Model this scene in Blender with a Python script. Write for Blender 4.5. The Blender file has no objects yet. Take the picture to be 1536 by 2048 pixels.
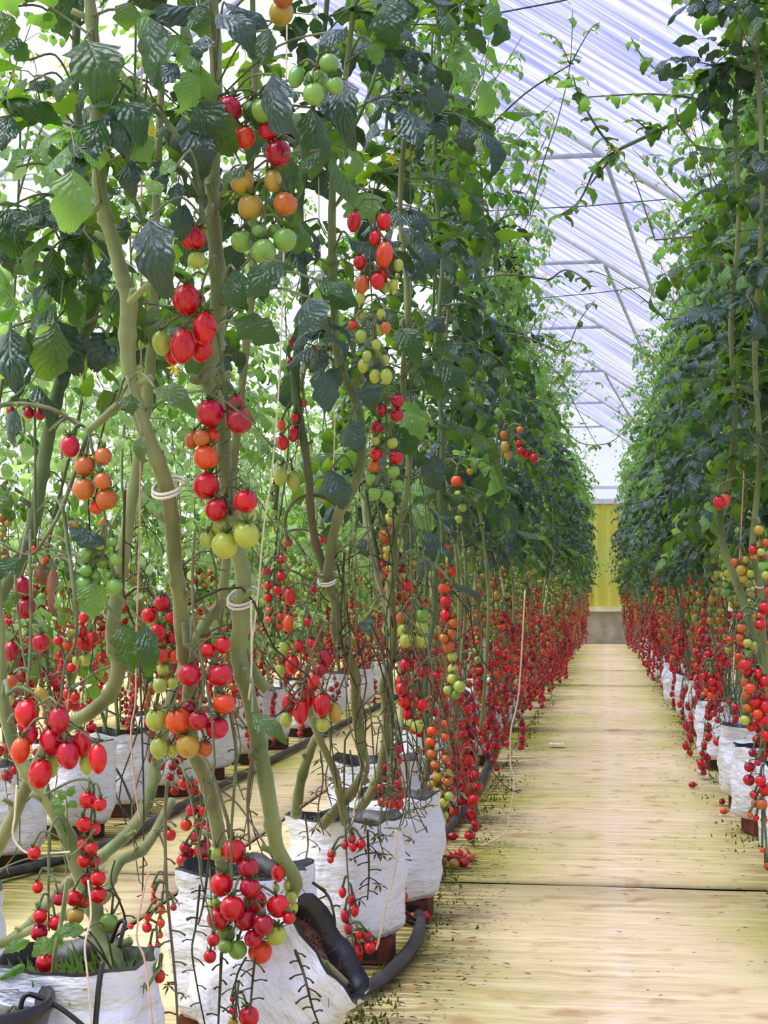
import bpy, math, random
from mathutils import Vector, Matrix, Euler, noise

# ------------------------------------------------------------------ camera, sky, sun, exposure
scene = bpy.context.scene
COL = scene.collection
F = 3076.0                      # focal length in pixels of the 1536x2048 frame
CAM_H = 0.75
YAW, PITCH = math.radians(8.17), math.radians(3.18)
cam_data = bpy.data.cameras.new('camera')
cam_data.sensor_fit = 'VERTICAL'
cam_data.sensor_height = 36.0
cam_data.lens = 36.0 * F / 2048.0
cam_data.clip_end = 200
cam = bpy.data.objects.new('camera', cam_data)
cam.location = (0, 0, CAM_H)
cam.rotation_euler = (math.pi / 2 + PITCH, 0, YAW)
COL.objects.link(cam)
scene.camera = cam
ROT = cam.rotation_euler.to_matrix()

world = bpy.data.worlds.new('overcast_sky')
scene.world = world
world.use_nodes = True
wn = world.node_tree.nodes
wn['Background'].inputs['Color'].default_value = (0.86, 0.91, 1.0, 1)
wn['Background'].inputs['Strength'].default_value = 0.70

sun_data = bpy.data.lights.new('hazy_sun', 'SUN')
sun_data.energy = 6.2
sun_data.angle = math.radians(50)
sun_data.color = (1.0, 0.97, 0.92)
sun = bpy.data.objects.new('hazy_sun', sun_data)
sun.rotation_euler = (math.radians(8), math.radians(-20), 0)
COL.objects.link(sun)

scene.view_settings.view_transform = 'Standard'
scene.view_settings.look = 'None'
scene.view_settings.exposure = 0.66
scene.view_settings.gamma = 1.0
scene.view_settings.use_curve_mapping = False
scene.cycles.max_bounces = 4
scene.cycles.diffuse_bounces = 3
scene.cycles.glossy_bounces = 2
scene.cycles.transmission_bounces = 3
scene.cycles.use_adaptive_sampling = True
scene.cycles.adaptive_threshold = 0.06
scene.cycles.caustics_reflective = False
scene.cycles.caustics_refractive = False
scene.cycles.transparent_max_bounces = 8

# ------------------------------------------------------------------ helpers
RND = random.Random(7)


def P(px, py, D):
    """world point at world depth D seen at photo pixel (px, py)"""
    r = ROT @ Vector(((px - 768) / F, -(py - 1024) / F, -1.0))
    return Vector((0, 0, CAM_H)) + r * (D / r.y)


def S(px, D):
    return px * D / F


def new_mesh(name, verts, faces, mats, midx=None, smooth=True, uvs=None):
    me = bpy.data.meshes.new(name)
    me.from_pydata([tuple(v) for v in verts], [], faces)
    for m in (mats if isinstance(mats, (list, tuple)) else [mats]):
        me.materials.append(m)
    if midx is not None:
        me.polygons.foreach_set('material_index', midx)
    if smooth:
        me.polygons.foreach_set('use_smooth', [True] * len(me.polygons))
    if uvs is not None:
        uvl = me.uv_layers.new(name='UVMap')
        flat = []
        for f in faces:
            for i in f:
                flat.extend(uvs[i])
        uvl.data.foreach_set('uv', flat)
    me.update()
    return me


def link(name, me, parent=None, M=None):
    o = bpy.data.objects.new(name, me)
    COL.objects.link(o)
    if parent is not None:
        o.parent = parent
    if M is not None:
        o.matrix_basis = M
    return o


def tag(o, label, cat, group=None, kind=None):
    if label:
        o['label'] = label
    if cat:
        o['category'] = cat
    if group:
        o['group'] = group
    if kind:
        o['kind'] = kind
    return o


def empty(name, loc, label, cat, group=None):
    o = bpy.data.objects.new(name, None)
    o.empty_display_size = 0.05
    o.location = loc
    COL.objects.link(o)
    return tag(o, label, cat, group)


class MB:
    """collects geometry for one mesh"""
    def __init__(self):
        self.v, self.f, self.m, self.uv = [], [], [], []

    def add(self, verts, faces, mi=0, uvs=None):
        b = len(self.v)
        self.v.extend(verts)
        self.f.extend([tuple(i + b for i in f) for f in faces])
        self.m.extend([mi] * len(faces))
        self.uv.extend(uvs if uvs is not None else [(0.0, 0.0)] * len(verts))

    def box(self, lo, hi, mi=0):
        x0, y0, z0 = lo
        x1, y1, z1 = hi
        vs = [Vector(p) for p in ((x0, y0, z0), (x1, y0, z0), (x1, y1, z0), (x0, y1, z0), (x0, y0, z1), (x1, y0, z1), (x1, y1, z1), (x0, y1, z1))]
        self.add(vs, [(3, 2, 1, 0), (4, 5, 6, 7), (0, 1, 5, 4), (1, 2, 6, 5), (2, 3, 7, 6), (3, 0, 4, 7)], mi)

    def tube(self, pts, radii, sides=6, mi=0, cap=True):
        n = len(pts)
        if not isinstance(radii, (list, tuple)):
            radii = [radii] * n
        verts, faces = [], []
        up = Vector((0.31, 0.77, 0.55)).normalized()
        prev = None
        for i in range(n):
            d = (pts[min(i + 1, n - 1)] - pts[max(i - 1, 0)])
            if d.length < 1e-9:
                d = Vector((0, 0, 1))
            d.normalize()
            a = prev if prev is not None else up
            a = a - d * a.dot(d)
            if a.length < 1e-4:
                a = Vector((1, 0, 0)) - d * d.x
            a.normalize()
            prev = a
            b = d.cross(a)
            for k in range(sides):
                t = 2 * math.pi * k / sides
                verts.append(pts[i] + (a * math.cos(t) + b * math.sin(t)) * radii[i])
        for i in range(n - 1):
            for k in range(sides):
                k2 = (k + 1) % sides
                faces.append((i * sides + k, i * sides + k2, (i + 1) * sides + k2, (i + 1) * sides + k))
        if cap:
            faces.append(tuple(range(sides))[::-1])
            faces.append(tuple((n - 1) * sides + k for k in range(sides)))
        self.add(verts, faces, mi)

    def mesh(self, name, mats, smooth=True, uv=False):
        return new_mesh(name, self.v, self.f, mats, self.m, smooth, self.uv if uv else None)


def spline(pts, per=5, vals=None):
    """Catmull-Rom through pts; vals interpolated alongside"""
    out, ov = [], []
    n = len(pts)
    for i in range(n - 1):
        p0, p1, p2, p3 = pts[max(i - 1, 0)], pts[i], pts[i + 1], pts[min(i + 2, n - 1)]
        for k in range(per):
            t = k / per
            out.append(0.5 * ((2 * p1) + (p2 - p0) * t + (2 * p0 - 5 * p1 + 4 * p2 - p3) * t * t + (3 * p1 - p0 - 3 * p2 + p3) * t ** 3))
            if vals is not None:
                ov.append(vals[i] * (1 - t) + vals[i + 1] * t)
    out.append(pts[-1].copy())
    if vals is not None:
        ov.append(vals[-1])
        return out, ov
    return out


def frame(base, d, up, s=1.0):
    """matrix: local +Y along d, +Z near up"""
    y = d.normalized()
    x = y.cross(up)
    if x.length < 1e-4:
        x = y.cross(Vector((1, 0.1, 0)))
    x.normalize()
    z = x.cross(y)
    M = Matrix((x, y, z)).transposed().to_4x4()
    if s != 1.0:
        M = M @ Matrix.Scale(s, 4)
    M.translation = base
    return M


# ------------------------------------------------------------------ materials
def srgb(r, g, b):
    f = lambda c: (c / 255 / 12.92) if c / 255 <= 0.04045 else ((c / 255 + 0.055) / 1.055) ** 2.4
    return (f(r), f(g), f(b), 1.0)


class NT:
    def __init__(self, name):
        self.mat = bpy.data.materials.new(name)
        self.mat.use_nodes = True
        self.t = self.mat.node_tree
        self.n = self.t.nodes
        self.bsdf = self.n['Principled BSDF']
        self.out = self.n['Material Output']

    def node(self, typ, **kw):
        nd = self.n.new(typ)
        for k, v in kw.items():
            if k in nd.inputs:
                nd.inputs[k].default_value = v
            else:
                setattr(nd, k, v)
        return nd

    def lk(self, a, b):
        self.t.links.new(a, b)

    def ramp(self, src, stops):
        r = self.n.new('ShaderNodeValToRGB')
        el = r.color_ramp.elements
        while len(el) < len(stops):
            el.new(0.5)
        for e, (p, c) in zip(el, stops):
            e.position = p
            e.color = c if len(c) == 4 else (*c, 1)
        self.lk(src, r.inputs[0])
        return r.outputs[0]

    def mix(self, fac, a, b, mode='MIX'):
        m = self.n.new('ShaderNodeMix')
        m.data_type = 'RGBA'
        m.blend_type = mode
        for sock, val in ((m.inputs[0], fac), (m.inputs[6], a), (m.inputs[7], b)):
            if hasattr(val, 'links'):
                self.lk(val, sock)
            else:
                sock.default_value = val
        return m.outputs[2]

    def noise(self, scale, coord=None, detail=3.0, stretch=None, rot=None):
        nz = self.node('ShaderNodeTexNoise')
        nz.inputs['Scale'].default_value = scale
        nz.inputs['Detail'].default_value = detail
        if coord is not None:
            if stretch or rot:
                mp = self.node('ShaderNodeMapping')
                mp.inputs['Scale'].default_value = stretch or (1, 1, 1)
                mp.inputs['Rotation'].default_value = rot or (0, 0, 0)
                self.lk(coord, mp.inputs[0])
                coord = mp.outputs[0]
            self.lk(coord, nz.inputs['Vector'])
        return nz.outputs['Fac']

    def math(self, op, a, b=0.0, clamp=False):
        m = self.node('ShaderNodeMath', operation=op, use_clamp=clamp)
        for s_, v in ((m.inputs[0], a), (m.inputs[1], b)):
            if hasattr(v, 'links'):
                self.lk(v, s_)
            else:
                s_.default_value = v
        return m.outputs[0]

    def bump(self, h, strength, dist=0.01):
        b = self.node('ShaderNodeBump')
        b.inputs['Strength'].default_value = strength
        b.inputs['Distance'].default_value = dist
        self.lk(h, b.inputs['Height'])
        self.lk(b.outputs[0], self.bsdf.inputs['Normal'])

    def base(self, c, rough=0.5, spec=0.5):
        if hasattr(c, 'links'):
            self.lk(c, self.bsdf.inputs['Base Color'])
        else:
            self.bsdf.inputs['Base Color'].default_value = c
        self.bsdf.inputs['Roughness'].default_value = rough
        self.bsdf.inputs['Specular IOR Level'].default_value = spec

    def obj(self):
        return self.node('ShaderNodeTexCoord').outputs['Object']

    def pos(self):
        return self.node('ShaderNodeNewGeometry').outputs['Position']

    def rand(self):
        return self.node('ShaderNodeObjectInfo').outputs['Random']


def mat_tomato(name, c1, c2, shoulder):
    n = NT(name)
    col = n.mix(n.rand(), srgb(*c1), srgb(*c2))
    sep = n.node('ShaderNodeSeparateXYZ')
    n.lk(n.obj(), sep.inputs[0])
    nz = n.noise(3.0, n.obj(), 2.0)
    f = n.math('ADD', n.math('MULTIPLY', sep.outputs[2], 0.9), n.math('MULTIPLY', nz, 0.5))
    fac = n.ramp(f, [(0.42, (0, 0, 0)), (0.78, (0.8, 0.8, 0.8))])
    col = n.mix(fac, col, srgb(*shoulder))
    speck = n.ramp(n.noise(38.0, n.obj(), 1.0), [(0.68, (0, 0, 0)), (0.76, (0.35, 0.35, 0.35))])
    col = n.mix(speck, col, srgb(min(255, c1[0] + 45), min(255, c1[1] + 50), min(255, c1[2] + 45)))
    n.base(col, 0.22, 0.48)
    n.bsdf.inputs['Subsurface Weight'].default_value = 0.0
    n.bsdf.inputs['Coat Weight'].default_value = 0.12
    n.bsdf.inputs['Coat Roughness'].default_value = 0.3
    return n.mat


TOM = {
    'R': mat_tomato('tomato_red', (206, 16, 28), (180, 8, 28), (186, 30, 24)),
    'C': mat_tomato('tomato_crimson', (186, 10, 44), (148, 6, 36), (158, 16, 34)),
    'O': mat_tomato('tomato_orange_red', (214, 78, 28), (204, 50, 26), (206, 104, 40)),
    'B': mat_tomato('tomato_amber', (188, 104, 40), (172, 84, 34), (146, 104, 44)),
    'Y': mat_tomato('tomato_olive_yellow', (168, 140, 48), (184, 148, 58), (132, 130, 44)),
    'L': mat_tomato('tomato_lime', (170, 180, 70), (154, 172, 78), (126, 150, 54)),
    'G': mat_tomato('tomato_green', (126, 166, 72), (104, 148, 60), (74, 118, 44)),
}


def mat_leaf(name, top_a, top_b, trans_a, trans_b, tf):
    n = NT(name)
    uv = n.node('ShaderNodeTexCoord').outputs['UV']
    sep = n.node('ShaderNodeSeparateXYZ')
    n.lk(uv, sep.inputs[0])
    au = n.math('ABSOLUTE', sep.outputs[0])
    ph = n.math('SUBTRACT', n.math('MULTIPLY', sep.outputs[1], 7.0), n.math('MULTIPLY', au, 2.4))
    vein = n.math('ABSOLUTE', n.math('SINE', n.math('MULTIPLY', ph, math.pi)))
    vein = n.math('MINIMUM', vein, n.math('MULTIPLY', au, 9.0))
    vline = n.ramp(vein, [(0.0, (1, 1, 1)), (0.16, (0, 0, 0))])
    rnd = n.rand()
    blot = n.noise(5.0, n.obj(), 1.0)
    colt = n.mix(rnd, srgb(*top_a), srgb(*top_b))
    colt = n.mix(n.math('MULTIPLY', blot, 0.35), colt, srgb(46, 74, 36))
    colt = n.mix(n.math('MULTIPLY', vline, 0.35), colt, srgb(120, 150, 96))
    trn = n.mix(rnd, srgb(*trans_a), srgb(*trans_b))
    trn = n.mix(n.math('MULTIPLY', vline, 0.4), trn, srgb(70, 110, 20))
    n.base(colt, 0.36, 0.6)
    n.bump(n.math('ADD', n.math('MULTIPLY', vein, 0.3), n.math('MULTIPLY', n.noise(4.0, n.obj(), 2.0), 2.4)), 0.34, 0.06)
    tr = n.node('ShaderNodeBsdfTranslucent')
    n.lk(trn, tr.inputs['Color'])
    mx = n.node('ShaderNodeMixShader')
    mx.inputs[0].default_value = tf
    n.lk(n.bsdf.outputs[0], mx.inputs[1])
    n.lk(tr.outputs[0], mx.inputs[2])
    n.lk(mx.outputs[0], n.out.inputs['Surface'])
    return n.mat


M_LEAF = mat_leaf('leaf_dark', (30, 62, 40), (44, 74, 48), (84, 140, 24), (136, 176, 30), 0.44)
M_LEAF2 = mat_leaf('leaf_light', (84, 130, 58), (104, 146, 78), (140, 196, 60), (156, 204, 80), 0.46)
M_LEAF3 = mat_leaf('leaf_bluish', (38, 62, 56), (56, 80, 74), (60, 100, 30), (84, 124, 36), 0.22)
M_LEAFGLARE = mat_leaf('leaf_pale_glare', (128, 166, 104), (150, 184, 132), (176, 220, 110), (190, 226, 140), 0.5)  # leaf colour paled to carry the bright light and haze of the back rows


def mat_plain(name, c1, c2, scale=20, rough=0.6, spec=0.4, bump=0.0, sheen=0.0, stretch=None):
    n = NT(name)
    nz = n.noise(scale, n.obj(), 4.0, stretch)
    f = n.ramp(nz, [(0.32, (0, 0, 0)), (0.68, (1, 1, 1))])
    cc = n.mix(f, srgb(*c1), srgb(*c2))
    if sheen:
        cc = n.mix(n.ramp(n.noise(7.0, n.obj(), 4.0, (1, 1, 0.35)), [(0.5, (0, 0, 0)), (0.68, (0.7, 0.7, 0.7))]), cc, srgb(104, 86, 58))
    n.base(cc, rough, spec)
    if bump:
        n.bump(nz, bump, 0.004)
    if sheen:
        n.bsdf.inputs['Sheen Weight'].default_value = sheen
        n.bsdf.inputs['Sheen Roughness'].default_value = 0.4
        n.bsdf.inputs['Sheen Tint'].default_value = (0.8, 0.9, 0.7, 1)
    return n.mat


M_STEM = mat_plain('stem_green', (78, 96, 48), (136, 144, 92), 22, 0.6, 0.3, 0.8, 0.5, (1, 1, 0.25))
M_STEMD = mat_plain('stem_dark_green', (62, 84, 52), (92, 112, 70), 30, 0.6, 0.3, 0.4, 0.25, (1, 1, 0.3))
M_STALK = mat_plain('stalk_green', (68, 84, 52), (116, 124, 84), 40, 0.65, 0.3, 0.3, 0.25)
M_DRY = mat_plain('dry_stalk', (52, 44, 36), (84, 76, 56), 40, 0.8, 0.2)
M_DRYLEAF = mat_plain('dry_leaf', (96, 64, 48), (140, 100, 78), 30, 0.8, 0.2)
M_CALYX = mat_plain('calyx_green', (60, 84, 46), (92, 112, 66), 30, 0.6, 0.3)
M_FLOWER = mat_plain('flower_yellow', (244, 214, 60), (250, 226, 90), 20, 0.6, 0.3)
M_CLIP = mat_plain('clip_plastic', (226, 218, 206), (206, 198, 186), 30, 0.4, 0.5)
M_BLACK = mat_plain('black_plastic', (20, 20, 22), (34, 34, 36), 30, 0.4, 0.5)
M_HOSE = mat_plain('hose_rubber', (46, 46, 48), (72, 68, 66), 24, 0.6, 0.4, 0.2)
M_SOIL = mat_plain('coir_soil', (62, 40, 30), (120, 84, 64), 60, 0.9, 0.2, 0.9)
M_COIR = mat_plain('coir_fibre', (96, 58, 44), (150, 104, 80), 60, 0.9, 0.2)
M_TWINE = mat_plain('twine', (226, 216, 190), (204, 190, 160), 60, 0.8, 0.2)
M_TWINEP = mat_plain('twine_pink', (214, 178, 160), (194, 156, 136), 60, 0.8, 0.2)
M_STEEL = mat_plain('galvanised_steel', (176, 182, 190), (206, 208, 212), 12, 0.42, 0.5)
M_BRICK = mat_plain('brick', (120, 66, 54), (88, 56, 46), 30, 0.85, 0.2, 0.6)
M_GROUND = mat_plain('ground_soil', (26, 21, 17), (44, 38, 28), 14, 0.95, 0.1, 0.5)
M_MOSS = mat_plain('moss', (86, 110, 34), (132, 148, 52), 40, 0.95, 0.1, 0.8)
M_DEBRIS = mat_plain('debris_dark', (34, 26, 20), (74, 54, 38), 40, 0.9, 0.2)
M_PAPER = mat_plain('white_scrap', (238, 238, 240), (220, 222, 226), 30, 0.5, 0.3)


def mat_bag():
    n = NT('bag_white')
    o = n.obj()
    wr = n.noise(9.0, o, 4.0, (1, 1, 0.6))
    fine = n.noise(34.0, o, 3.0, (0.5, 0.5, 1.6))
    dirt = n.ramp(n.noise(70.0, o, 2.0), [(0.68, (0, 0, 0)), (0.76, (0.75, 0.75, 0.75))])
    big = n.ramp(n.noise(5.0, o, 3.0), [(0.35, (0, 0, 0)), (0.75, (0.5, 0.5, 0.5))])
    c = n.mix(big, srgb(226, 230, 240), srgb(200, 204, 214))
    c = n.mix(n.math('MULTIPLY', dirt, 0.45), c, srgb(112, 100, 88))
    n.base(c, 0.36, 0.5)
    n.bump(n.math('ADD', n.math('MULTIPLY', wr, 2.4), fine), 0.85, 0.014)
    return n.mat


M_BAG = mat_bag()


def mat_mat():
    """weathered beige ground sheet: cross streaks, algae near the rows, a pale worn track"""
    n = NT('floor_sheet')
    p = n.pos()
    sep = n.node('ShaderNodeSeparateXYZ')
    n.lk(p, sep.inputs[0])
    x = sep.outputs[0]
    streak = n.noise(1.0, p, 6.0, (2.2, 26.0, 1.0))
    streak2 = n.noise(1.0, p, 8.0, (11.0, 130.0, 1.0))
    blot = n.noise(1.6, p, 4.0)
    c = n.mix(n.ramp(streak, [(0.3, (0, 0, 0)), (0.7, (1, 1, 1))]), srgb(196, 172, 122), srgb(234, 216, 172))
    c = n.mix(n.math('MULTIPLY', n.ramp(streak2, [(0.5, (0, 0, 0)), (0.72, (1, 1, 1))]), 0.6), c, srgb(146, 116, 74))
    pinkish = n.ramp(n.noise(0.9, p, 2.0), [(0.45, (0, 0, 0)), (0.7, (0.6, 0.6, 0.6))])
    c = n.mix(pinkish, c, srgb(230, 204, 170))
    # algae: nearer to the plant rows and in blotches
    xm = n.math('MODULO', n.math('ADD', x, 0.53 + 11.3), 1.13)
    ax = n.math('ABSOLUTE', n.math('SUBTRACT', xm, 0.57))
    edge = n.math('MULTIPLY', n.math('SUBTRACT', ax, 0.04), 2.6, True)
    alg = n.math('MULTIPLY', edge, n.ramp(n.math('ADD', n.math('MULTIPLY', blot, 0.8), n.math('MULTIPLY', streak, 0.45)), [(0.42, (0, 0, 0)), (0.66, (1, 1, 1))]))
    alg = n.math('MULTIPLY', alg, n.ramp(n.noise(0.8, p, 2.0), [(0.3, (0.25, 0.25, 0.25)), (0.62, (1, 1, 1))]))
    c = n.mix(n.math('MULTIPLY', alg, 0.85), c, srgb(160, 164, 52))
    dark = n.math('MULTIPLY', n.math('MULTIPLY', n.math('SUBTRACT', ax, 0.26), 4.5, True), n.ramp(n.noise(1.0, p, 6.0, (6.0, 40.0, 1.0)), [(0.43, (0, 0, 0)), (0.53, (1, 1, 1))]))
    c = n.mix(n.math('MULTIPLY', dark, 0.8), c, srgb(84, 74, 40))
    # worn pale wheel track
    tr = n.math('SUBTRACT', 1.0, n.math('MULTIPLY', n.math('ABSOLUTE', n.math('SUBTRACT', x, 0.02)), 22.0), True)
    trn = n.math('MULTIPLY', tr, n.ramp(n.noise(1.0, p, 5.0, (9.0, 30.0, 1.0)), [(0.44, (0, 0, 0)), (0.6, (1, 1, 1))]))
    c = n.mix(n.math('MULTIPLY', trn, 0.32), c, srgb(236, 224, 204))
    sc = n.ramp(n.noise(1.0, p, 8.0, (9.0, 11.0, 1.0)), [(0.56, (0, 0, 0)), (0.70, (0.6, 0.6, 0.6))])
    c = n.mix(sc, c, srgb(158, 116, 70))
    n.base(c, 0.9, 0.08)
    n.bump(n.math('ADD', streak2, streak), 0.4, 0.006)
    return n.mat


M_MAT = mat_mat()


def mat_film(name, tint, pale, transp, streaks=True):
    n = NT(name)
    n.n.remove(n.bsdf)
    p = n.obj()
    if streaks:
        a = n.noise(1.0, p, 1.5, (0.55, 9.0, 0.55), (0, 0, math.radians(4)))
        b = n.noise(1.0, p, 1.0, (1.6, 34.0, 1.6), (0, 0, math.radians(4)))
        f = n.ramp(n.math('ADD', n.math('MULTIPLY', a, 0.65), n.math('MULTIPLY', b, 0.35)), [(0.42, (0, 0, 0)), (0.62, (1, 1, 1))])
        c = n.mix(f, tint, pale)
    else:
        c = n.mix(n.noise(3.0, p, 0.0), tint, pale)
    t = n.node('ShaderNodeBsdfTransparent')
    d = n.node('ShaderNodeBsdfTranslucent')
    n.lk(c, t.inputs[0])
    n.lk(c, d.inputs[0])
    mx = n.node('ShaderNodeMixShader')
    mx.inputs[0].default_value = 1 - transp
    n.lk(t.outputs[0], mx.inputs[1])
    n.lk(d.outputs[0], mx.inputs[2])
    n.lk(mx.outputs[0], n.out.inputs['Surface'])
    return n.mat


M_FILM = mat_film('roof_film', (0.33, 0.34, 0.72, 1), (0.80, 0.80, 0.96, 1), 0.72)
M_FILML = mat_film('roof_film_sunlit', (0.80, 0.82, 0.93, 1), (0.97, 0.97, 1.0, 1), 0.72)  # left slope: tint whitened to stand for the sun on that side
M_FILMW = mat_film('wall_film', (0.80, 0.82, 0.86, 1), (0.95, 0.95, 0.96, 1), 0.6, False)


def mat_curtain():
    n = NT('yellow_curtain')
    p = n.obj()
    f = n.noise(1.0, p, 4.0, (9.0, 1.0, 0.5))
    sep = n.node('ShaderNodeSeparateXYZ')
    n.lk(p, sep.inputs[0])
    g = n.ramp(n.noise(1.1, p, 2.0), [(0.35, (0, 0, 0)), (0.7, (1, 1, 1))])
    c = n.mix(f, srgb(206, 196, 60), srgb(232, 226, 140))
    c = n.mix(n.math('MULTIPLY', g, 0.5), c, srgb(196, 216, 150))
    n.base(c, 0.5, 0.3)
    tr = n.node('ShaderNodeBsdfTranslucent')
    n.lk(c, tr.inputs[0])
    mx = n.node('ShaderNodeMixShader')
    mx.inputs[0].default_value = 0.55
    n.lk(n.bsdf.outputs[0], mx.inputs[1])
    n.lk(tr.outputs[0], mx.inputs[2])
    n.lk(mx.outputs[0], n.out.inputs['Surface'])
    return n.mat


M_CURTAIN = mat_curtain()
M_CONCRETE = mat_plain('concrete', (150, 142, 124), (188, 180, 158), 5, 0.85, 0.2, 0.4)
M_LEDGE = mat_plain('ledge_cream', (220, 210, 176), (236, 228, 200), 8, 0.6, 0.3)

# ------------------------------------------------------------------ the setting: floor, roof, walls
def struct(o):
    o['kind'] = 'structure'
    return o


def build_floor():
    mb = MB()
    mb.box((-7.0, -1.5, -0.15), (3.2, 25.6, -0.04))
    fl = struct(link('floor', mb.mesh('floor', M_GROUND, False)))
    cuts = [-1.2, 4.10, 8.85, 13.35, 16.05, 20.6, 25.3]
    bands = [(-1.08, 1.02), (-3.1, -1.10), (-5.2, -3.12), (1.04, 3.0)]
    for (x0, x1) in bands:
        for i in range(len(cuts) - 1):
            gap = 0.06 if i in (1, 3, 4) else 0.012
            y0, y1 = cuts[i] + gap, cuts[i + 1]
            nx, ny = 14, 12
            r = random.Random(int(x0 * 100) + i)
            vs, fs = [], []
            off = r.uniform(0, 50)
            for top in (1, 0):
                for j in range(ny + 1):
                    for k in range(nx + 1):
                        x = x0 + (x1 - x0) * k / nx
                        y = y0 + (y1 - y0) * j / ny
                        if j in (0, ny):
                            y += 0.014 * noise.noise(Vector((x * 2.5 + off, j, 0)))
                        z = -0.004 + 0.003 * noise.noise(Vector((x * 3 + off, y * 1.3, 3)))
                        if j == 0:
                            z += 0.004 + 0.006 * noise.noise(Vector((x * 2 + off, 9, 0)))
                        vs.append(Vector((x, y, z if top else -0.013)))
            w = nx + 1
            o2 = (ny + 1) * w
            for j in range(ny):
                for k in range(nx):
                    a = j * w + k
                    fs.append((a, a + 1, a + 1 + w, a + w))
            for k in range(nx):
                fs.append((k + 1, k, k + o2, k + 1 + o2))
                a = ny * w + k
                fs.append((a, a + 1, a + 1 + o2, a + o2))
            for j in range(ny):
                a = j * w
                fs.append((a, a + w, a + w + o2, a + o2))
                a = j * w + nx
                fs.append((a + w, a, a + o2, a + w + o2))
            link('floor_sheet', new_mesh('floor_sheet', vs, fs, M_MAT), fl)
    return fl


FLOOR = build_floor()

RIDGE_X, RIDGE_Z, SLOPE = -2.0, 4.87, 0.67
EAVE_R, EAVE_L = 3.0, -6.6


def roof_z(x):
    return RIDGE_Z - SLOPE * abs(x - RIDGE_X)


def build_roof():
    ang = math.atan(SLOPE)
    root = bpy.data.objects.new('ceiling', None)
    COL.objects.link(root)
    struct(root)
    trusses = [9.6 + 3.1 * k for k in range(-3, 6)] + [25.35]
    for side, eave in ((1, EAVE_R), (-1, EAVE_L)):
        Ls = abs(eave - RIDGE_X) / math.cos(ang)
        ys = [-1.5] + trusses[1:]
        for a, b in zip(ys[:-1], ys[1:]):
            nx, ny = 24, 8
            vs, fs = [], []
            for j in range(ny + 1):
                for i in range(nx + 1):
                    u = Ls * i / nx
                    y = (b - a) * j / ny
                    sag = -0.05 * math.sin(math.pi * j / ny) + 0.008 * noise.noise(Vector((u * 1.5, y * 4, a)))
                    vs.append(Vector((u, y, 0.05 + sag)))
            for j in range(ny):
                for i in range(nx):
                    q = j * (nx + 1) + i
                    fs.append((q, q + 1, q + nx + 2, q + nx + 1))
            M = Matrix.Translation((RIDGE_X, a, RIDGE_Z)) @ Matrix.Rotation(ang if side > 0 else math.pi - ang, 4, 'Y')
            if side < 0:
                M = M @ Matrix.Scale(-1, 4, (0, 0, 1))
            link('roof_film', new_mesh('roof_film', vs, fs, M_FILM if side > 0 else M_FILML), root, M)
    for y in trusses[:-1]:
        for eave in (EAVE_R, EAVE_L):
            mb = MB()
            mb.tube([Vector((RIDGE_X, y, RIDGE_Z)), Vector((eave, y, roof_z(eave)))], 0.026, 8)
            link('rafter', mb.mesh('rafter', M_STEEL), root)
        mb = MB()
        mb.tube([Vector((-4.02, y, 3.52)), Vector((0.02, y, 3.52))], 0.017, 8)
        link('tie_bar', mb.mesh('tie_bar', M_STEEL), root)
    for x in (-5.2, -3.6, RIDGE_X, -0.9, 1.6):
        mb = MB()
        mb.tube([Vector((x, -1.4, roof_z(x) - 0.02)), Vector((x, 25.3, roof_z(x) - 0.02))], 0.014, 6)
        link('purlin', mb.mesh('purlin', M_STEEL), root)
    for k in (0, 1, 3):
        y0 = 9.6 + 3.1 * k
        mb = MB()
        mb.tube([Vector((0.02, y0, roof_z(0.02) - 0.03)), Vector((0.42, y0 + 3.1, roof_z(0.42) - 0.03))], 0.016, 6)
        link('wind_brace', mb.mesh('wind_brace', M_STEEL), root)
    return root


ROOF = build_roof()


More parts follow.
